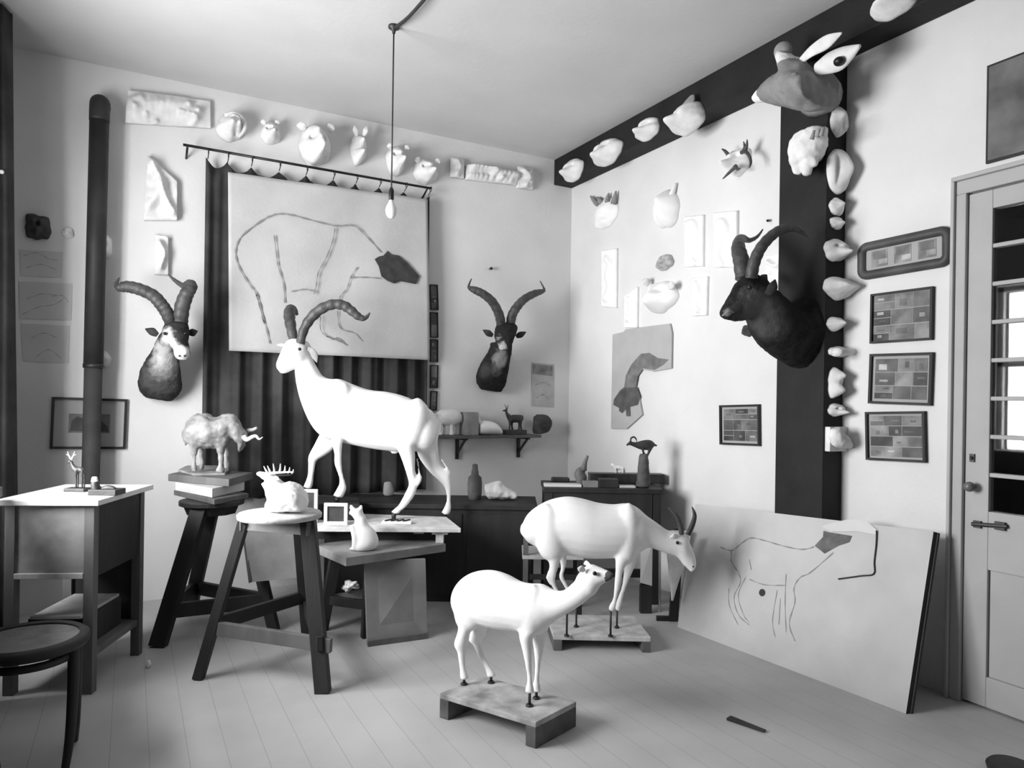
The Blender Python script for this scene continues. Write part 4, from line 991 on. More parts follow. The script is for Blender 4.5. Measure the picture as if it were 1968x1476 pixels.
# modelling stand with the bull
t = thing('modelling_stand', flr(400, 1215), 'tall dark three-legged modelling stand carrying the buffalo statuette', 'modelling stand')
tops = [dep(384, 978, 3.80), dep(408, 976, 3.95), dep(474, 985, 3.86)]
feet = [flr(303, 1243), flr(364, 1178), flr(527, 1213)]
for p, q, w_ in zip(tops, feet, (.082, .072, .055)):
    b = MB(); b.beam(q, p, w_, .05, RGT); b.build('leg', M_DARK, t, False, .003)
def at_z(i, z): return feet[i].lerp(tops[i], z / tops[i].z)
for i, j, zz in ((0, 2, .17), (1, 2, .17), (0, 1, .17)):
    b = MB(); b.beam(at_z(i, zz), at_z(j, zz), .075, .03, UP); b.build('stretcher', M_DARK, t, False, .002)
def diamond(z, l, f, r):
    L, F, R_ = flr(l[0], l[1], z), flr(f[0], f[1], z), flr(r[0], r[1], z)
    return [L, F, R_, L + R_ - F]
def slab(name, z0, z1, l, f, r, m, parent):
    P = diamond(z1, l, f, r); b = MB(); b.prism([Vector((p.x, p.y, z0)) for p in P], UP * (z1 - z0)); return b.build(name, m, parent, False, .003)
cst = flr(408, 931, .80)
b = MB(); b.lathe(Vector((cst.x, cst.y, .69)), [(.001, 0), (.17, 0), (.17, .025), (.001, .025)], 32); b.build('turntable', M_DARK, t, False, .003)
b = MB(); b.lathe(Vector((cst.x, cst.y, .64)), [(.001, 0), (.13, 0), (.15, .05), (.001, .05)], 10); b.build('head_block', M_DARK, t)
slab('middle_board', .716, .745, (334, 942), (412, 960), (478, 948), M_MID, t)
slab('upper_block', .746, .796, (337, 926), (408, 939), (470, 926), mat('pale_block', .5, .8, .1, 8), t)
t2 = thing('buffalo_statuette', flr(405, 912, .85), 'mottled buffalo statuette with long curved horns on the modelling stand', 'statuette')
slab('plinth', .797, .838, (323, 911), (440, 921), (486, 908), M_MID, t2)
UBl = Pl(flr(398, 908, .845), FWD)
b = MB(); b.prism([flr(x, y, .8385) for x, y in ((343, 906), (372, 914), (432, 913), (440, 905), (415, 898), (360, 898))], UP * .012); b.build('ground', M_WAX, t2)
sculpt('body', [rows(UBl, [(358, 822, 357, 845, .05), (366, 803, 366, 856, .085), (380, 796, 382, 861, .10), (398, 795, 399, 862, .105), (416, 803, 416, 862, .10), (432, 795, 430, 858, .09), (446, 796, 440, 848, .075), (458, 806, 448, 840, .055)], FWD, 0),
    rows(UBl, [(452, 800, 446, 838, .055), (466, 820, 450, 846, .05), (473, 838, 456, 852, .045), (472, 852, 459, 862, .035), (467, 862, 461, 868, .028)], FWD, 0),
    rows(UBl, [(362, 840, 386, 848), (366, 860, 382, 862), (369, 876, 379, 877), (369, 892, 378, 893), (367, 906, 381, 906)], FWD, -.05),
    rows(UBl, [(412, 842, 438, 846), (417, 866, 432, 867), (419, 884, 430, 884), (418, 896, 429, 897), (416, 909, 432, 909)], FWD, -.045),
    rows(UBl, [(374, 845, 394, 850), (382, 866, 392, 866), (384, 884, 391, 884), (382, 902, 393, 902)], FWD, .055),
    rows(UBl, [(424, 842, 442, 846), (430, 866, 440, 866), (431, 884, 439, 884), (430, 902, 442, 902)], FWD, .05)], .009, 2, M_WAX, t2, rough=.009, rscale=26)
for o_, pts in ((-.03, ((468, 838), (474, 845), (484, 840), (492, 838), (498, 844), (505, 840))), (.05, ((470, 836), (476, 828), (486, 826), (494, 822)))):
    b = MB(); b.tube([UBl(x, y, o_ - .004 * k) for k, (x, y) in enumerate(pts)], [.014, .013, .011, .009, .006, .002][:len(pts)], 8, 0, 4); b.build('horn', M_CAST if o_ < 0 else M_WAX, t2, True)
b = MB(); b.tube([UBl(362, 815), UBl(356, 832), UBl(357, 856)], [.009, .008, .004], 8, 0, 4); b.build('tail', M_WAX, t2, True)

# tripod stand with the stag cast
t = thing('tripod_stand', flr(545, 1260), 'dark wooden tripod stand with a plastered round top in front of the curtain', 'modelling stand')
TC = flr(538, 985, .775)
b = MB(); b.lathe(TC, [(.001, 0), (.178, 0), (.184, -.006), (.182, -.022), (.001, -.024)], 40); b.build('top', mat('plaster_crusted_wood', .55, .8, .35, 10, .3, 40), t, True)
L0, F0, B0 = flr(381, 1305), flr(621, 1331), flr(590, 1222)
L1, F1, B1 = dep(472, 1004, 3.22), dep(592, 1003, 3.12), dep(572, 1000, 3.42)
zt3 = .748
for p in (L1, F1, B1): p.z = zt3
for p, q, w_ in ((L1, L0, .045), (F1, F0, .066), (B1, B0, .05)):
    b = MB(); b.beam(q, p, w_, .045, RGT); b.build('leg', M_DARK, t, False, .003)
for p, q, nm_ in ((L1, F1, 'apron'), (F1, B1, 'apron'), (B1, L1, 'apron')):
    d_ = (q - p).normalized(); b = MB(); b.beam(p - d_ * .03 - UP * .035, q + d_ * .03 - UP * .035, .062, .022, UP); b.build(nm_, M_MID if p is not L1 else mat('pale_apron', .24, .6, .3, 9), t, False, .002)
b = MB(); p = L1 - UP * .03 - FWD * .03; b.cyl(p, p - FWD * .008, .007); b.build('bolt', M_BLACK, t)
def lz(a0, a1, z): return a0.lerp(a1, z / a1.z)
for p, q, ex_ in ((lz(L0, L1, .235), lz(F0, F1, .21), .06), (lz(L0, L1, .25), lz(B0, B1, .25), .02), (lz(B0, B1, .20), lz(F0, F1, .22), .04)):
    d_ = (q - p).normalized(); b = MB(); b.beam(p - d_ * .02, q + d_ * ex_, .062, .026, UP); b.build('stretcher', M_DARK if ex_ != .06 else M_MID, t, False, .002)
US = Pl(TC, FWD)
t2 = thing('stag_cast', TC, 'white plaster stag lying with raised head on the tripod stand', 'statuette')
sculpt('body', [rows(US, [(511, 970, 514, 981, .03), (522, 948, 522, 983, .06), (540, 931, 540, 984, .085), (560, 926, 560, 984, .09), (578, 935, 578, 983, .08), (589, 955, 587, 981, .05)], FWD, 0),
    rows(US, [(548, 928, 514, 960, .045), (538, 920, 508, 942, .035), (530, 914, 503, 930, .03)], FWD, 0), rows(US, [(531, 914, 520, 926, .028), (517, 908, 512, 924, .025), (505, 907, 503, 918, .02), (495, 907, 497, 915, .014)], FWD, 0)], .006, 2, [M_PLAS, M_CAST], t2, lambda c: 1 if c.z > US(520, 930).z else 0, rough=.005, rscale=30)
for o_, dy in ((-.02, 0), (.04, 6)):
    b = MB(); b.tube([US(516, 911 + dy * .3, o_), US(525, 909 + dy, o_), US(540, 908 + dy, o_), US(562, 907 + dy, o_)], [.006, .006, .005, .003], 7, 0, 4)
    if dy == 0:
        for x0, x1, y1 in ((514, 507, 896), (520, 514, 895), (527, 525, 891), (536, 539, 891), (545, 548, 895), (553, 557, 898), (560, 564, 902)):
            b.tube([US(x0, 909, o_), US((x0 + x1) / 2 + 1, (909 + y1) / 2 + 2, o_), US(x1, y1, o_)], [.0045, .004, .0015], 6, 0, 3)
    b.build('antler', M_PLAS if dy == 0 else M_BRONZE, t2, True)
b = MB(); b.tube([US(524, 921, -.02), US(531, 919, -.035), US(537, 922, -.045)], [.006, .010, .002], 8, 0, 4); b.build('ear', M_PLAS, t2, True)

# drawing board behind the tripod
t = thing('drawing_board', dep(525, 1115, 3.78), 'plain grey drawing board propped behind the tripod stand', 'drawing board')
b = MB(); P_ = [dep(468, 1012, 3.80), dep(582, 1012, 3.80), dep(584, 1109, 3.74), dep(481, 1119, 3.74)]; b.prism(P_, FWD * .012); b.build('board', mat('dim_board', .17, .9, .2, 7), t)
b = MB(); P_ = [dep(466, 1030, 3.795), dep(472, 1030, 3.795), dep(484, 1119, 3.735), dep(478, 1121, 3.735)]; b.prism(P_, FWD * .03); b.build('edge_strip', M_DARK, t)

# low bench
bN, bR, bL = flr(665, 1072, .48), flr(857, 1045, .48), flr(603, 1046, .48)
bF = bR + bL - bN
t = thing('low_bench', (bN + bF) / 2 - UP * .48, 'low dark work table carrying the white cat and the ibex platform', 'table')
b = MB(); b.prism([p - UP * .045 for p in (bN, bR, bF, bL)], UP * .045); b.build('top', mat('worn_bench_top', .24, .6, .3, 8, .15, 40), t, False, .003)
ctr = (bN + bF) / 2; cs_ = [bN, bR, bF, bL]
for p in (bN, bR, bF, bL):
    k_ = {0: (.70, .62), 1: (.62, .52), 2: (.25, .15), 3: (.34, .14)}[cs_.index(p)]
    tp = p.lerp(ctr, k_[0]) - UP * .045; ft = p.lerp(ctr, k_[1]); ft.z = 0
    b = MB(); b.beam(ft, tp, .06, .04); b.build('leg', M_DARK, t, False, .002)
cs_ = [bN, bR, bF, bL]
for i in range(4):
    p, q = [cs_[k % 4].lerp(ctr, (.66, .57, .2, .24)[k % 4]) for k in (i, i + 1)]; p.z = q.z = .17
    b = MB(); b.beam(p, q, .05, .025, UP); b.build('stretcher', M_DARK if i % 2 else M_PALE, t, False, .002)
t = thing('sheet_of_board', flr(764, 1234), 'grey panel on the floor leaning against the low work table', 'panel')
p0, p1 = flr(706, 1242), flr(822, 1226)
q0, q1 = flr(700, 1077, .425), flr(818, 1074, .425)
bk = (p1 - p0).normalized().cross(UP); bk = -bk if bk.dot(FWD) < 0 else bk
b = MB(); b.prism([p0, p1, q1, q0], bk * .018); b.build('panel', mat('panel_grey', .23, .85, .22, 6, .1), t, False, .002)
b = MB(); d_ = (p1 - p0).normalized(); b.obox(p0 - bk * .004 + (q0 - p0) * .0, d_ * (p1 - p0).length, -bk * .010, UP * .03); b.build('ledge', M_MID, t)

# ibex platform on the low bench
PZ = .575
pf = [flr(598, 1013, PZ), flr(886, 1015, PZ), flr(858, 993, PZ), flr(604, 984, PZ)]
t = thing('ibex_platform', (pf[0] + pf[2]) / 2 - UP * .095, 'whitish plank platform on trestles under the walking white ibex', 'platform')
b = MB(); b.prism([p - UP * .026 for p in pf], UP * .026); b.build('plank', mat('plaster_crusted_plank', .62, .8, .2, 16, .3, 40), t, False, .004)
for x, y in ((845, 1021),):
    c = dep(x, y, 3.96); c.z = PZ - .026
    b = MB(); b.obox(c - RGT * .045 - UP * .02, RGT * .09, FWD * .05, UP * .02); b.obox(c - RGT * .022 - UP * (PZ - .026 - .481), RGT * .044, FWD * .04, UP * (PZ - .026 - .481)); b.build('trestle_foot', MATS['plaster_crusted_plank'], t, False, .002)
c = dep(795, 1018, 3.97); c.z = PZ - .044; b = MB(); b.obox(c, RGT * .055, FWD * .05, UP * .018); b.build('batten', MATS['plaster_crusted_plank'], t)
a_, b_ = pf[0].lerp(pf[3], .35), pf[1].lerp(pf[2], .45)
for p in (a_, b_): p.z = .515
b = MB(); b.beam(a_ + RGT * .02, b_ - RGT * .08, .066, .09, UP); b.build('trestle_beam', M_DARK, t, False, .003)
pa = [flr(612, 975, .665), flr(700, 975, .665)]
dF, dN = 4.12, 4.44
b = MB(); q = [dep(572, 955, dF), dep(692, 955, dF), dep(688, 955, dN), dep(572, 955, dN)]
for p in q: p.z = PZ + .001
b.prism(q, UP * .093); tag(b.build('wooden_block', M_DARK, None, False, .004), 'dark wooden block under the front hooves of the white ibex', 'block')
def little_frame(cx, cy, hw, hh, D, label, seed):
    c = dep(cx, cy, D); s_ = D / FOC; w_, h_ = 2 * hw * s_, 2 * hh * s_
    z0 = PZ + .001; c.z = z0 + h_ / 2
    t = thing('picture_stand', (c.x, c.y, z0), label, 'picture frame')
    b = MB(); fw = .019; n_ = -FWD
    for sg in (1, -1):
        b.cbox(c + UP * sg * (h_ - fw) / 2, RGT, UP, n_, w_, fw, .014); b.cbox(c + RGT * sg * (w_ - fw) / 2, RGT, UP, n_, fw, h_ - 2 * fw, .014)
    b.build('frame', M_PLAS, t, False, .002)
    b = MB(); b.cbox(c, RGT, UP, n_, w_ - 2 * fw, h_ - 2 * fw, .004); b.build('picture', mat('dark_glass_plate', .06, .4, .4, 14), t)
    b = MB(); b.beam(c + FWD * .001 + UP * h_ * .2, Vector((c.x, c.y, z0)) + FWD * .06 + UP * .002, .014, .006, RGT); b.build('strut', M_DARK, t)
little_frame(646, 986, 22.5, 21, 3.97, 'small white frame standing on the platform before the ibex', 3)
little_frame(592, 978, 19, 32, 4.03, 'small white frame half hidden behind the plaster stag', 4)
t = thing('tool_tray', dep(760, 1008, 4.0), 'small pale tray with dark tools on the ibex platform', 'tray')
c = flr(760, 1008, PZ); c.z = PZ + .001
b = MB(); b.obox(c - RGT * .08, RGT * .17, FWD * .06, UP * .016); b.build('tray', M_PLAS, t, False, .003)
for k in range(4):
    b = MB(); b.beam(c - RGT * (.06 - .035 * k) + UP * .02, c - RGT * (.03 - .035 * k) + FWD * .05 + UP * .02, .008, .006); b.build('tool', M_BLACK, t)
# white cat on the bench
cpt = flr(699, 1056, .481); UCt = Pl(cpt, FWD)
o = sculpt('cat_figure', [rows(UCt, [(683, 1000, 703, 996, .03), (680, 1012, 708, 1010, .04), (680, 1025, 720, 1022, .05), (683, 1040, 727, 1038, .058), (678, 1050, 726, 1050, .06), (674, 1058, 720, 1058, .05)], FWD, 0),
    rows(UCt, [(674, 980, 696, 979, .028), (675, 990, 698, 988, .032), (681, 1000, 703, 996, .028)], FWD, 0), rows(UCt, [(672, 984, 671, 990, .012), (678, 983, 678, 994, .02)], FWD, -.01),
    rows(UCt, [(672, 972, 676, 972), (672, 980, 682, 978)], FWD, -.015), rows(UCt, [(693, 972, 697, 973), (688, 979, 697, 981)], FWD, .015), rows(UCt, [(671, 1013, 680, 1010), (676, 1035, 690, 1033), (676, 1057, 690, 1057)], FWD, -.03), rows(UCt, [(671, 1056, 671, 1059), (690, 1050, 690, 1059)], FWD, -.03, 1.5)], .006, 2, M_PLAS)
settle(o, .48)
tag(o, 'white plaster sitting cat on the low work table', 'statuette')
o = dome('plaster_shell', lambda x, y, o_=0: dep(x, y, 3.95 - o_), RGT, -FWD, 672, 1127, 16, 10, .04, [(0, 0, .3, .3, .5), (.5, .4, .2, .2, .5), (-.5, .4, .2, .2, .5)], M_PLAS, seed=71, wob=.3)
tag(o, 'small white ragged plaster piece on the stretcher under the low work table', 'plaster piece')

# ================================================================== BACK DESK AND CORNER TABLE
DO = Vector((-1.49, -.84, 0))
DZ_ = .625
t = thing('long_desk', DO + FWD * .22, 'long dark desk along the back wall behind the white animals', 'desk')
dl, dr_ = DO - RGT * .78, DO + RGT * .60
b = MB(); b.obox(dl + UP * (DZ_ - .03), dr_ - dl, FWD * .44, UP * .03); b.build('top', M_DARK, t, False, .003)
b = MB(); b.obox(dl + RGT * .02 + FWD * .02, dr_ - dl - RGT * .04, FWD * .40, UP * (DZ_ - .03)); b.build('carcass', M_DARK, t)
for k in range(3):
    b = MB(); b.obox(dl + RGT * (.03 + .45 * k) + FWD * .012 + UP * .05, RGT * .42, FWD * .008, UP * (DZ_ - .11)); b.build('door', M_DARK, t, False, .003)
UD2 = Pl(DO + FWD * .25, FWD)
o = sculpt('plaster_animal', [rows(UD2, [(930, 938, 934, 962, .03), (942, 936, 942, 966, .05), (956, 933, 956, 966, .06), (972, 944, 970, 966, .06), (994, 955, 992, 966, .04)], FWD, 0), rows(UD2, [(928, 938, 934, 938), (930, 950, 938, 950)], FWD, 0), rows(UD2, [(945, 940, 950, 932), (955, 936, 962, 932), (962, 946, 968, 940)], FWD, 0)], .008, 2, M_CAST, rough=.008, rscale=22)
settle(o, DZ_)
tag(o, 'pale plaster crouching animal on the long dark desk', 'statuette')
c = UD2(912, 966); c.z = DZ_
b = MB(); b.lathe(c, [(.001, 0), (.040, 0), (.048, .04), (.050, .11), (.044, .15), (.026, .165), (.024, .19), (.020, .20), (.018, .235), (.001, .24)], 18)
tag(b.build('dark_vase', mat('dull_clay', .11, .8, .3, 9), None, True), 'dark narrow-necked vase on the long desk left of the pale crouching animal', 'vase')
UD3 = Pl(DO + FWD * .36, FWD)
c = UD3(745, 962); c.z = DZ_
o = sculpt('small_figure', [rows(UD3, [(738, 945, 752, 945), (736, 958, 756, 958), (736, 972, 758, 972)], FWD, 0)], .01, 2, M_CASTG)
settle(o, DZ_)
tag(o, 'small grey lump of clay on the desk behind the ibex hind legs', 'clay')

TO = CAM + FWD * 4.47; TO.z = 0
tl_, tr_ = TO + RGT * .21, TO + RGT * .975
TZ = .74
t = thing('corner_table', (tl_ + tr_) / 2 + FWD * .2, 'dark wooden table in the room corner crowded with statuettes', 'table')
b = MB(); b.obox(tl_ + UP * (TZ - .03), tr_ - tl_, FWD * .42, UP * .03); b.build('top', M_DARK, t, False, .003)
for p in (tl_ + RGT * .01, tr_ - RGT * .06, tl_ + RGT * .01 + FWD * .36, tr_ - RGT * .06 + FWD * .36):
    b = MB(); b.obox(p + FWD * .01, RGT * .05, FWD * .05, UP * (TZ - .03)); b.build('leg', M_DARK, t, False, .002)
b = MB(); b.obox(tr_ - RGT * .225 + UP * .42 + FWD * .01, RGT * .16, FWD * .38, UP * (TZ - .45)); b.build('drawer_box', M_DARK, t, False, .002)
b = MB(); b.obox(tl_ + RGT * .06 + UP * .60 + FWD * .015, RGT * .48, FWD * .02, UP * .11); b.build('apron', M_DARK, t)
b = MB(); b.obox(tl_ + RGT * .06 + UP * .17 + FWD * .02, RGT * .655, FWD * .03, UP * .05); b.build('stretcher', M_DARK, t)
UTb = Pl(TO + FWD * .14, FWD); UTf = Pl(TO + FWD * .05, FWD); UTr = Pl(TO + FWD * .30, FWD)
tz = lambda x, y, U_=None: (U_ or UTb)(x, y)
def onz(U_, x, y=930): c = U_(x, y); c.z = TZ; return c
# flat papers, books and boxes
def pbox(U_, x0, x1, y0, depth, m, z0=TZ):
    p, q = U_(x0, y0), U_(x1, y0); h = max(.01, p.z - z0); b = MB()
    b.obox(Vector((p.x, p.y, z0 + .0005)), Vector((q.x - p.x, q.y - p.y, 0)), FWD * depth, UP * h); return b
b = pbox(UTf, 1046, 1118, 931, .10, None); b1 = tag(b.build('paper_stack', M_PAPER, None, False, .002), 'low stack of pale papers at the left end of the corner table', 'papers')
b = pbox(UTf, 1121, 1150, 925, .06, None); tag(b.build('book', M_GPAPER, None, False, .002), 'grey book lying in front of the bird statuette', 'book')
b = pbox(UTf, 1151, 1189, 921, .08, None); tag(b.build('dark_box', M_DARK, None, False, .003), 'dark square box at the front of the corner table', 'box')
b = pbox(UTf, 1191, 1222, 934, .07, None); tag(b.build('pale_box', M_BOARD, None, False, .003), 'pale box beside the dark box on the corner table', 'box')
b = pbox(UTr, 1060, 1095, 918, .06, None); tag(b.build('dark_jar', M_DARK, None, False, .01), 'dark low jar at the back left of the corner table', 'jar')
b = pbox(UTr, 1133, 1277, 910, .10, None); tag(b.build('long_book', M_BRONZE, None, False, .003), 'long dark box lying at the back of the corner table', 'box')
ltop = UTr(1133, 910).z
UBd = UTb
c = onz(UBd, 1118)
o = sculpt('bird_statuette', [rows(UBd, [(1108, 908, 1116, 903), (1103, 918, 1122, 912), (1106, 928, 1128, 922), (1110, 940, 1126, 938)], FWD, 0), rows(UBd, [(1114, 908, 1128, 912), (1119, 897, 1128, 899), (1124, 887, 1130, 889), (1128, 880, 1132, 884)], FWD, 0)], .006, 2, mat('grey_bronze', .12, .6, .3, 12))
settle(o, TZ)
tag(o, 'grey long-necked bird statuette on the corner table', 'statuette')
U_ = Pl(TO + FWD * .34, FWD)
o = sculpt('horse_statuette', [rows(U_, [(1182, 896, 1181, 902), (1192, 897, 1192, 905), (1200, 899, 1198, 906)], FWD, 0, .9), rows(U_, [(1180, 902, 1186, 898), (1176, 898, 1180, 893), (1173, 896, 1175, 892)], FWD, 0, .9),
   *[rows(U_, [(x - 2, 902, x + 2, 902), (x - 1.5, 907, x + 1.5, 907), (x - 2, 911, x + 2, 911)], FWD, d) for x, d in ((1183, -.008), (1186, .008), (1197, -.008), (1200, .008))]], .0045, 1, M_PLAS)
settle(o, ltop)
tag(o, 'tiny white four-legged figure on the long dark box', 'statuette')
UP2 = Pl(TO + FWD * .10, FWD)
t = thing('ibex_statuette', onz(UP2, 1237), 'dark bronze ibex standing on a tall grey rock pedestal in the corner', 'statuette')
o = sculpt('rock_pedestal', [rows(UP2, [(1222, 941, 1249, 941, .04), (1224, 920, 1249, 920, .04), (1226, 898, 1247, 898, .035), (1228, 882, 1246, 882, .03), (1230, 877, 1246, 877, .025)], FWD, 0)], .007, 1, mat('rock_grey', .09, .8, .35, 12, .3, 40), t, rough=.004, rscale=35)
settle(o, TZ)
sculpt('body', [rows(UP2, [(1222, 850, 1221, 860), (1232, 847, 1231, 864), (1244, 845, 1243, 865), (1253, 847, 1251, 863), (1259, 853, 1255, 860)], FWD, 0, .75), rows(UP2, [(1226, 850, 1224, 861), (1216, 849, 1214, 857), (1209, 847, 1209, 855)], FWD, 0, .75), rows(UP2, [(1213, 847, 1212, 855), (1208, 850, 1208, 856), (1203, 854, 1205, 858)], FWD, 0, .8), rows(UP2, [(1257, 852, 1258, 858), (1263, 855, 1263, 858)], FWD, 0),
   *[rows(UP2, [(x - 3, 858, x + 3, 858), ((x + x2) / 2 - 2, 868, (x + x2) / 2 + 2, 868), (x2 - 2, 879, x2 + 2, 879)], FWD, d) for x, x2, d in ((1235, 1237, -.012), (1232, 1241, .012), (1250, 1243, -.012), (1254, 1243, .012))]], .0045, 1, M_BRONZE, t)
for o_ in (-.008, .01):
    b = MB(); b.tube([UP2(1212, 848, o_), UP2(1213, 842, o_), UP2(1218, 840, o_), UP2(1222, 843, o_), UP2(1224, 849, o_)], [.006, .006, .006, .005, .002], 7, 0, 4); b.build('horn', M_BRONZE, t, True)
# low wooden stool in front of the desk, pale boards and rods by the table
SP = dep(1005, 1110, 4.12); SP.z = 0
t = thing('wooden_chair', SP + RGT * .18 + FWD * .12, 'dark low wooden chair behind the grazing white goat', 'chair')
for a_, d_, h_ in ((0, 0, .50), (.32, 0, .50), (0, .26, .36), (.32, .26, .36)):
    b = MB(); b.obox(SP + RGT * a_ + FWD * d_, RGT * .03, FWD * .03, UP * h_); b.build('leg', M_MID if (a_, d_) == (0, 0) else M_DARK, t, False, .002)
b = MB(); b.obox(SP - RGT * .005 - FWD * .004 + UP * .362, RGT * .36, FWD * .30, UP * .022); b.build('seat', M_PALE, t, False, .002)
b = MB(); b.obox(SP + RGT * .03 + FWD * .005 + UP * .44, RGT * .29, FWD * .018, UP * .055); b.build('backrest', M_DARK, t)
for zz in (.14, .24): 
    b = MB(); b.obox(SP + RGT * .03 + FWD * .008 + UP * zz, RGT * .29, FWD * .016, UP * .03); b.build('stretcher', M_DARK, t)
t = thing('narrow_board', dep(1243, 1125, 4.36), 'narrow pale board standing against the corner table', 'board')
P_ = [dep(1232, 1055, 4.36), dep(1254, 1042, 4.36)]; g0, g1 = P_[0].copy(), P_[1].copy(); g0.z = g1.z = 0
b = MB(); lo0, lo1 = dep(1231, 1120, 4.30), dep(1253, 1126, 4.30); b.prism([P_[0], P_[1], lo1, lo0], FWD * .012); b.build('board', M_BOARD, t)
b = MB(); b.obox(Vector((lo0.x, lo0.y, 0)) - FWD * .01, RGT * .07, FWD * .05, UP * (lo1.z - .002)); tag(b.build('wooden_box', M_DARK, None, False, .003), 'dark upright box on the floor under the narrow pale board', 'box')
c0, c1 = dep(1268, 1145, 4.33), dep(1268, 1050, 4.40); c0.z = 0
b = MB(); b.tube([c0, c1], .0085, 8); tag(b.build('pale_rod', M_BOARD, None, True), 'thin pale rod leaning at the corner table beside the leaning board', 'rod')
t = thing('hanging_cloth', dep(1300, 1150, 4.0), 'pale pointed cloth hanging behind the goat head', 'cloth')
st_ = [(dep(1306, 1020, 4.02), RGT * .055, FWD * .010), (dep(1302, 1060, 4.02), RGT * .06, FWD * .014), (dep(1299, 1090, 4.02), RGT * .045, FWD * .014), (dep(1295, 1125, 4.02), RGT * .022, FWD * .010), (dep(1292, 1154, 4.02), RGT * .006, FWD * .006)]
b = MB(); b.loft(st_, 16, 4); b.build('cloth', M_CAST, t, True)
c = dep(1308, 1020, 4.03); b = MB(); f0 = dep(1294, 1185, 4.16); f0.z = 0; b.beam(f0, dep(1306, 1015, 4.12), .05, .035, RGT); b.beam(f0 - RGT * .10 + UP * .012, f0 + RGT * .02 + UP * .012, .03, .024, UP)
tag(b.build('coat_stand', M_DARK), 'dark upright stand holding the pale pointed cloth', 'stand')

# ================================================================== LEANING BOARD
BL, BR = flr(1302, 1205), flr(1742, 1372)
TR = rightw(1795, 1022, .128)
nn = (BR - BL).cross(TR - BL).normalized()
if nn.x > 0: nn = -nn
UB = Pl(BL, nn)
TL = UB(1336, 968)
t = thing('leaning_board', (BL + BR) / 2, 'large pale board with a sketched antelope leaning against the right wall and post', 'drawing board')
b = MB(); b.prism([BL, BR, TR, TL], -nn * .014); b.build('board', M_BOARD, t)
b = MB(); d_ = (TR - BR).normalized(); h_ = (TR - TL).normalized()
b.prism([BR, TR, TR + h_ * .012 - nn * .03, BR + h_ * .012 - nn * .03], -d_.cross(h_) * .004); b.prism([BR - nn * .0145, TR - nn * .0145, TR - nn * .028, BR - nn * .028], h_ * .012); b.build('edge_batten', M_DARK, t)
b = MB(); b.prism([BL - nn * .0145, TL - nn * .0145, TL - nn * .028, BL - nn * .028], h_ * .02); b.build('edge_batten', M_DARK, t)
K = lambda x, y: UB(x, y) + nn * .0012
b = MB(); b.flat = True
for pts, w in [([(1385, 1052), (1406, 1058), (1423, 1046), (1443, 1034), (1470, 1039), (1504, 1049), (1541, 1056), (1565, 1051)], .008), ([(1406, 1058), (1406, 1080), (1419, 1100), (1423, 1120), (1411, 1147), (1419, 1181), (1440, 1201)], .006),
               ([(1401, 1130), (1402, 1164), (1419, 1201)], .005), ([(1440, 1113), (1470, 1124), (1511, 1125)], .006), ([(1433, 1110), (1419, 1144), (1429, 1181), (1440, 1196)], .005), ([(1602, 1062), (1558, 1100), (1538, 1110), (1526, 1130), (1528, 1157), (1517, 1198), (1528, 1232)], .007),
               ([(1511, 1103), (1509, 1157), (1511, 1215)], .006), ([(1494, 1134), (1485, 1191), (1490, 1225)], .005), ([(1440, 1075), (1444, 1095)], .005), ([(1500, 1150), (1497, 1200)], .005)]:
    b.ribbon([K(x, y) for x, y in pts], nn, w)
b.build('charcoal_outline', M_CHARS, t)
b = MB(); b.prism([UB(x, y) for x, y in [(1566, 1049), (1582, 1032), (1583, 1020), (1594, 1023), (1638, 1030), (1633, 1042), (1612, 1049), (1585, 1064)]], nn * .0018); b.build('head_silhouette', mat('soft_charcoal', .13, .9, .3, 18), t)
b = MB(); b.prism([UB(x, y) + nn * .0005 for x, y in [(1580, 1012), (1600, 1006), (1629, 999), (1655, 1000), (1668, 1003), (1688, 1020), (1684, 1028), (1650, 1022), (1600, 1022)]], nn * .006); b.build('torn_paper', M_PAPER, t)
b = MB(); b.tube([K(1686, 1020) + nn * .006, K(1685, 1045) + nn * .004, K(1681, 1080) + nn * .003, K(1680, 1103) + nn * .003, K(1655, 1107) + nn * .003, K(1612, 1113) + nn * .003], .0035, 6, 0, 4); b.build('cord', M_BLACK, t, True)
b = MB(); c = UB(1465, 1139); b.lathe(c, [(.001, .0016), (.019, .0016), (.019, -.001), (.001, -.001)], 20, 0, nn); b.build('knot_hole', M_BLACK, t)

# ================================================================== WHITE ANIMALS
NEAR = -1
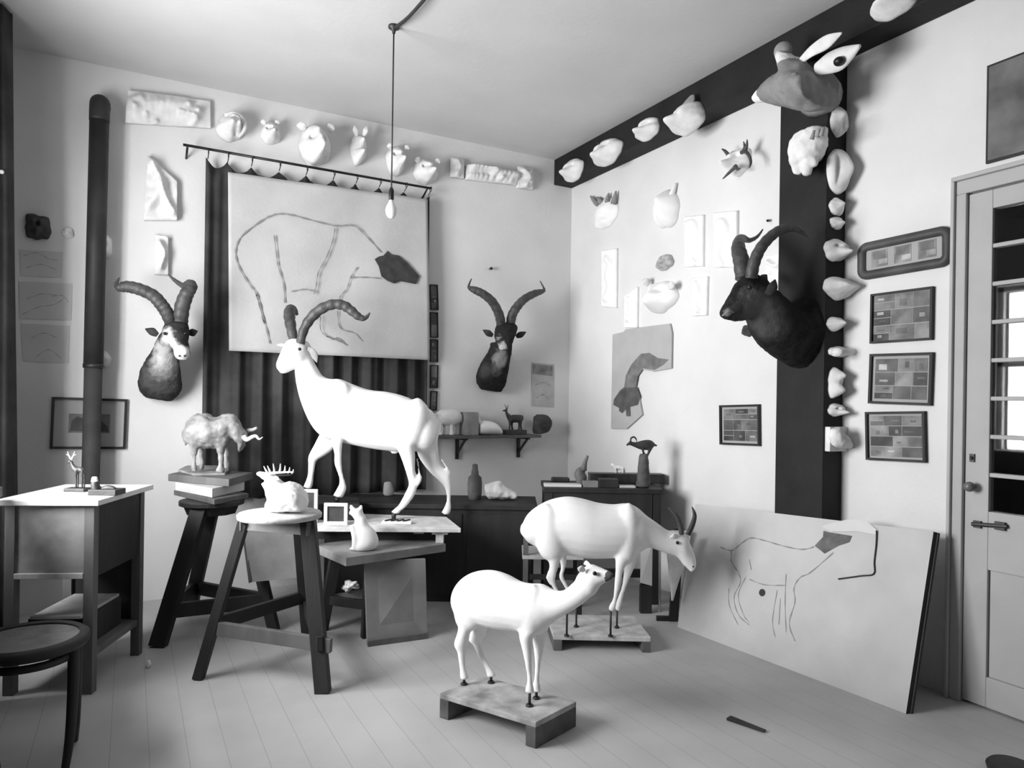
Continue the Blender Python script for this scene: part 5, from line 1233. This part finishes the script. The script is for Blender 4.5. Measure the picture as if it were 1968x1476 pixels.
# walking ibex
UI = Pl(CAM + FWD * 4.25, FWD)
t = thing('walking_ibex', UI(720, 990), 'white plaster ibex walking left on the plank platform, with ringed dark horns', 'animal sculpture')
I = lambda rr, off=0.0, lo_=1.0: rows(UI, rr, FWD, off, lo_)
sculpt('body', [
    I([(590, 668, 566, 706, .05), (598, 684, 568, 722, .062), (608, 704, 571, 742, .07), (620, 722, 579, 772, .085), (636, 728, 596, 812, .105), (653, 728, 618, 838, .12), (680, 739, 655, 850, .135), (710, 749, 690, 858, .145), (745, 753, 730, 865, .145), (780, 762, 768, 868, .135), (808, 776, 798, 868, .125), (830, 791, 822, 866, .11), (846, 812, 838, 855, .07)]),
    # head, turned a little to the viewer
    [((UI(x1, y1, o_) + UI(x2, y2, o_)) / 2, (UI(x1, y1, o_) - UI(x2, y2, o_)) / 2, (FWD * .9 + RGT * .2) * d_) for x1, y1, x2, y2, o_, d_ in [(590, 655, 598, 688, .0, .055), (568, 650, 590, 698, -.03, .066), (552, 655, 577, 705, -.05, .060), (542, 674, 561, 712, -.07, .050), (535, 690, 551, 717, -.085, .042), (531, 701, 541, 719, -.09, .028)]],
    legrows(UI, [(632, 800, 664, 800), (634, 826, 660, 830), (639, 853, 657, 853), (643, 872, 656, 872), (643, 890, 656, 890), (650, 911, 659, 911), (653, 926, 664, 930), (649, 938, 665, 940), (640, 953, 658, 957)], FWD, -.09, .85),
    legrows(UI, [(618, 830, 650, 850), (607, 852, 634, 868), (594, 876, 610, 884), (593, 892, 606, 892), (592, 911, 603, 911), (588, 925, 601, 929), (583, 936, 598, 940)], FWD, .08, .85),
    legrows(UI, [(772, 790, 815, 815), (763, 830, 808, 838), (762, 853, 796, 856), (772, 880, 797, 880), (780, 905, 797, 905), (786, 930, 801, 932), (779, 948, 796, 952), (767, 970, 780, 974), (758, 978, 770, 982), (751, 985, 766, 988)], FWD, -.085, .8),
    legrows(UI, [(797, 880, 804, 880), (803, 905, 808, 905), (800, 922, 811, 922), (795, 940, 800, 940)], FWD, -.085, .8),
    legrows(UI, [(800, 840, 838, 820), (805, 875, 840, 858), (826, 906, 846, 892), (847, 926, 864, 911), (856, 940, 868, 936), (858, 960, 866, 960), (855, 973, 867, 976), (848, 986, 863, 990)], FWD, .075, .8),
    legrows(UI, [(845, 882, 850, 879), (857, 901, 862, 897), (862, 914, 869, 910)], FWD, .075, .8),
    mass(UI, FWD, 805, 765, 782, 862, 31, -.065, .085), mass(UI, FWD, 662, 735, 648, 842, 24, -.06, .08), mass(UI, FWD, 812, 780, 818, 862, 26, .06, .07),
    I([(836, 796, 845, 792), (841, 803, 850, 800), (846, 811, 851, 811)], 0), I([(752, 866, 752, 872), (764, 866, 764, 873)], 0)], .0085, 6, M_PLAS, t)
b = MB(); b.tube([UI(577, 660, -.045), UI(584, 634, -.05), UI(597, 612, -.055), UI(617, 594, -.06), UI(640, 585, -.06), UI(660, 587, -.055), UI(675, 597, -.05), UI(690, 609, -.045), UI(702, 611, -.04), UI(711, 601, -.035)], [.026, .027, .030, .031, .030, .030, .028, .022, .014, .004], 14, 0, 8, .05, 6); b.build('horn', M_HORN, t, True)
b = MB(); b.tube([UI(565, 660, .03), UI(561, 638, .06), UI(557, 615, .11), UI(556, 601, .18), UI(559, 594, .25), UI(565, 596, .31), UI(570, 603, .35), UI(572, 602, .38)], [.026, .030, .034, .034, .030, .022, .012, .004], 14, 0, 8, .05, 6); b.build('horn', M_HORN, t, True)
ear([UI(558, 665, -.01), UI(548, 664, .01), UI(540, 663, .02), UI(532, 663, .03)], .009, M_PLAS, t)
ear([UI(590, 668, -.02), UI(599, 674, -.05), UI(605, 684, -.06), UI(609, 697, -.05)], .020, M_CASTG, t)  # this ear toned grey, with shade put into its colour
eye(UI(576, 671, -.098), t, .010)
for x, y, o_, zb_ in ((648, 957, -.09, .669), (590, 939, .08, .669), (757, 987, -.085, .576), (855, 989, .075, .576)):
    p = UI(x, y - 2, o_); q = p.copy(); q.z = zb_; b = MB(); b.cyl(p, q, .016, .013, 8); b.build('mounting_peg', M_IRON, t, True)

# grazing goat
UA = Pl(CAM + FWD * 3.70, FWD)
t = thing('grazing_goat', UA(1160, 1215), 'white plaster goat with lowered head and short dark horns, standing on iron rods', 'animal sculpture')
G = lambda rr, off=0.0, lo_=1.0: rows(UA, rr, FWD, off, lo_)
sculpt('body', [
    G([(1003, 1010, 1003, 1026, .05), (1013, 990, 1014, 1041, .095), (1031, 974, 1036, 1053, .12), (1058, 960, 1060, 1062, .135), (1090, 954, 1092, 1067, .145), (1120, 958, 1120, 1072, .15), (1150, 966, 1150, 1073, .145), (1180, 969, 1182, 1072, .135), (1205, 967, 1212, 1070, .12), (1225, 975, 1232, 1060, .10), (1242, 990, 1245, 1052, .08), (1262, 1004, 1262, 1057, .065), (1282, 1018, 1280, 1063, .056), (1300, 1022, 1297, 1068, .052)]),
    G([(1300, 1022, 1297, 1067, .052), (1317, 1028, 1306, 1076, .05), (1327, 1046, 1312, 1085, .04), (1335, 1066, 1320, 1092, .032), (1338, 1082, 1325, 1098, .026), (1336, 1093, 1328, 1100, .016)]),
    legrows(UA, [(1036, 1040, 1088, 1030), (1050, 1056, 1083, 1046), (1054, 1071, 1078, 1069), (1057, 1092, 1072, 1092), (1057, 1108, 1068, 1108), (1059, 1122, 1068, 1122), (1068, 1142, 1077, 1140), (1076, 1154, 1087, 1152), (1082, 1164, 1096, 1163)], FWD, -.08, .8),
    G([(1056, 1088, 1060, 1088), (1050, 1104, 1056, 1104), (1049, 1112, 1058, 1112), (1056, 1124, 1061, 1122)], -.08),
    legrows(UA, [(1062, 1046, 1095, 1040), (1072, 1066, 1090, 1062), (1078, 1090, 1088, 1086), (1074, 1108, 1083, 1106), (1082, 1124, 1090, 1122), (1092, 1142, 1100, 1140), (1098, 1156, 1108, 1155), (1102, 1164, 1114, 1163)], FWD, .07, .8),
    legrows(UA, [(1186, 1010, 1232, 1006), (1184, 1040, 1222, 1044), (1184, 1067, 1211, 1068), (1183, 1095, 1198, 1096), (1181, 1123, 1193, 1123), (1178, 1150, 1186, 1151), (1171, 1164, 1183, 1168), (1169, 1172, 1178, 1176)], FWD, -.075, .8),
    legrows(UA, [(1200, 1030, 1236, 1030), (1201, 1064, 1226, 1070), (1199, 1100, 1214, 1102), (1195, 1127, 1204, 1127), (1187, 1150, 1197, 1151), (1183, 1164, 1193, 1168), (1182, 1172, 1190, 1176)], FWD, .065, .8),
    mass(UA, FWD, 1048, 968, 1067, 1082, 33, -.062, .080), mass(UA, FWD, 1208, 966, 1200, 1088, 28, -.050, .076),
    G([(1001, 1008, 1004, 1022), (999, 1020, 1003, 1030)], 0)], .0075, 9, M_PLAS, t)
b = MB(); b.tube([UA(1310, 1026, -.025), UA(1307, 1008, -.035), UA(1299, 990, -.045), UA(1284, 976, -.05)], [.014, .014, .011, .003], 10, 0, 5); b.build('horn', M_HORN, t, True)
b = MB(); b.tube([UA(1322, 1028, .025), UA(1331, 1008, .03), UA(1335, 990, .035), UA(1330, 974, .035)], [.014, .014, .011, .003], 10, 0, 5); b.build('horn', M_HORN, t, True)
ear([UA(1303, 1030, -.035), UA(1295, 1030, -.05), UA(1287, 1034, -.055)], .012, M_PLAS, t)
eye(UA(1302, 1043, -.052), t, .009)
b = MB(); b.blob(UA(1332, 1089, -.026), .005, 6); b.build('nostril', M_BLACK, t, True)
GPZ = .08
for x, y, o_ in ((1174, 1174, -.075), (1186, 1174, .065), (1090, 1162, -.08), (1108, 1162, .07)):
    p = UA(x, y, o_); q = p.copy(); q.z = GPZ + .001
    b = MB(); b.tube([p + UP * .01, p.lerp(q, .5), q], .0055, 8); b.lathe(q, [(.001, 0), (.014, 0), (.012, .008), (.001, .009)], 10); b.build('iron_rod', M_IRON, t, True)
# its platform
def platform(name, label, P, z, th, split, m_top, m_side, feet_in=.0):
    c = sum(P, Vector()) / 4
    t = thing(name, (c.x, c.y, 0), label, 'platform')
    b = MB(); b.prism([Vector((p.x, p.y, z - th)) for p in P], UP * th); b.build('plank', m_top, t, False, .003)
    a0, a1, a2, a3 = P
    for p, q, w in ((a0, a3, a1 - a0), (a1, a2, a0 - a1)):
        w = w.normalized() * .045; b = MB()
        b.prism([Vector((v.x, v.y, 0)) for v in (p, q, q + w, p + w)], UP * (z - th)); b.build('batten', m_side, t, False, .003)
    return t
A0, A1 = flr(1064, 1221, GPZ), flr(1251, 1225, GPZ); A3, A2 = flr(1092, 1176, GPZ), flr(1240, 1182, GPZ)
A0 = Vector((A0.x, A0.y, 0)); A1 = Vector((A1.x, A1.y, 0)); dpv = FWD * .36
platform('goat_platform', 'low plank platform under the grazing white goat', [A0, A1, A1 + dpv - RGT * .02, A0 + dpv - RGT * .02], GPZ, .024, 0, mat('crusted_plank', .50, .85, .25, 14, .3, 40), M_MID)
# fawn
fd = Vector((.21, -.45, 0)).normalized(); fn = Vector((.9, .42, 0)).normalized()
UF = Pl((-1.885, -2.45, 0), fn)
t = thing('standing_fawn', (-1.885, -2.45, .1), 'white plaster young animal with outstretched neck on the nearest low platform', 'animal sculpture')
Fw = lambda rr, off=0.0, lo_=1.0: rows(UF, rr, fn, off, lo_)
sculpt('body', [
    Fw([(875, 1140, 876, 1160, .03), (884, 1118, 887, 1186, .062), (905, 1101, 911, 1194, .08), (938, 1095, 940, 1205, .09), (968, 1103, 968, 1210, .09), (993, 1116, 995, 1212, .082), (1016, 1121, 1020, 1218, .074), (1040, 1122, 1043, 1216, .062), (1062, 1133, 1062, 1197, .046), (1083, 1134, 1090, 1180, .036), (1103, 1118, 1117, 1163, .032), (1117, 1101, 1136, 1147, .032)]),
    Fw([(1108, 1108, 1128, 1153, .030), (1119, 1094, 1144, 1142, .033), (1133, 1084, 1152, 1128, .035), (1147, 1088, 1159, 1123, .029), (1162, 1094, 1167, 1118, .02), (1173, 1098, 1174, 1115, .015), (1180, 1102, 1179, 1111, .008)]),
    legrows(UF, [(878, 1150, 925, 1160), (884, 1186, 914, 1190), (883, 1211, 902, 1213), (876, 1236, 897, 1237), (881, 1252, 894, 1254), (883, 1270, 893, 1270), (885, 1285, 894, 1285), (886, 1298, 898, 1300), (886, 1304, 900, 1306)], fn, -.04, .85),
    legrows(UF, [(905, 1180, 940, 1186), (910, 1206, 934, 1212), (903, 1225, 924, 1232), (912, 1240, 924, 1240), (921, 1262, 931, 1261), (930, 1278, 938, 1276), (936, 1292, 947, 1290), (938, 1301, 952, 1300)], fn, .045, .85),
    legrows(UF, [(998, 1170, 1042, 1180), (1000, 1207, 1034, 1210), (1001, 1225, 1022, 1226), (1006, 1250, 1021, 1250), (1011, 1279, 1021, 1279), (1014, 1305, 1022, 1305), (1012, 1318, 1024, 1320), (1010, 1330, 1026, 1332)], fn, -.038, .85),
    legrows(UF, [(1024, 1190, 1054, 1200), (1025, 1225, 1048, 1225), (1028, 1250, 1043, 1250), (1029, 1279, 1038, 1279), (1027, 1306, 1036, 1306), (1024, 1318, 1037, 1320), (1023, 1328, 1039, 1330)], fn, .035, .85),
    mass(UF, fn, 908, 1108, 899, 1216, 29, -.034, .044), mass(UF, fn, 1024, 1122, 1018, 1228, 23, -.028, .040),
    Fw([(872, 1142, 877, 1142), (871, 1158, 876, 1158)], 0)], .006, 9, [M_PLAS, mat('dark_muzzle', .09, .8)], t, lambda c: 1 if (c - UF(1176, 1110)).length < .028 else 0)  # dark patch at the tip of the muzzle
ear([UF(1124, 1097, -.03), UF(1116, 1093, -.05), UF(1110, 1092, -.06)], 0.0130, M_PLAS, t)
ear([UF(1134, 1087, .02), UF(1128, 1083, .04), UF(1122, 1084, .05)], 0.0120, M_PLAS, t)
eye(UF(1143, 1102, -.034), t, .008)
FPZ = .10
for x, y, o_ in ((892, 1303, -.04), (944, 1299, .045), (1018, 1330, -.038), (1031, 1328, .035)):
    p = UF(x, y, o_); q = p.copy(); q.z = FPZ + .001
    b = MB(); b.cyl(p + UP * .01, q, .006, .006, 8); b.lathe(q, [(.001, 0), (.016, 0), (.013, .006), (.001, .007)], 10); b.build('iron_rod', M_IRON, t, True)
L_, B_, R_ = flr(845, 1332, FPZ), flr(1030, 1388, FPZ), flr(1108, 1348, FPZ)
for p in (L_, B_, R_): p.z = 0
platform('fawn_platform', 'low stained plank platform under the white young animal', [L_, B_, R_, L_ + R_ - B_], FPZ, .022, 0, mat('stained_plank', .38, .85, .5, 9, .3, 40), mat('batten_wood', .10, .7, .4, 10, .2, 40))

# ------------------------------------------------------------------ bits on the floor
b = MB(); p, q = flr(1400, 1382), flr(1470, 1408); b.beam(p + UP * .006, q + UP * .006, .035, .010, (q - p).cross(UP), 0, .6)
tag(b.build('wood_scrap', M_DARK, None, False, .002), 'dark splinter of wood lying on the open floor', 'wood scrap')
c = flr(1945, 1485)
b = MB(); b.lathe(c, [(.001, 0), (.075, 0), (.08, .02), (.07, .03), (.001, .032)], 24); tag(b.build('dark_disc', M_BLACK, None, False, .003), 'dark rounded thing on the floor at the bottom right edge', 'disc')
c = flr(285, 1283); b = MB(); b.lathe(c, [(.001, 0), (.010, 0), (.012, .02), (.006, .034), (.001, .036)], 12); tag(b.build('plaster_crumb', M_PLAS, None, True), 'tiny white upright crumb of plaster on the floor beside the cabinet leg', 'plaster crumb')
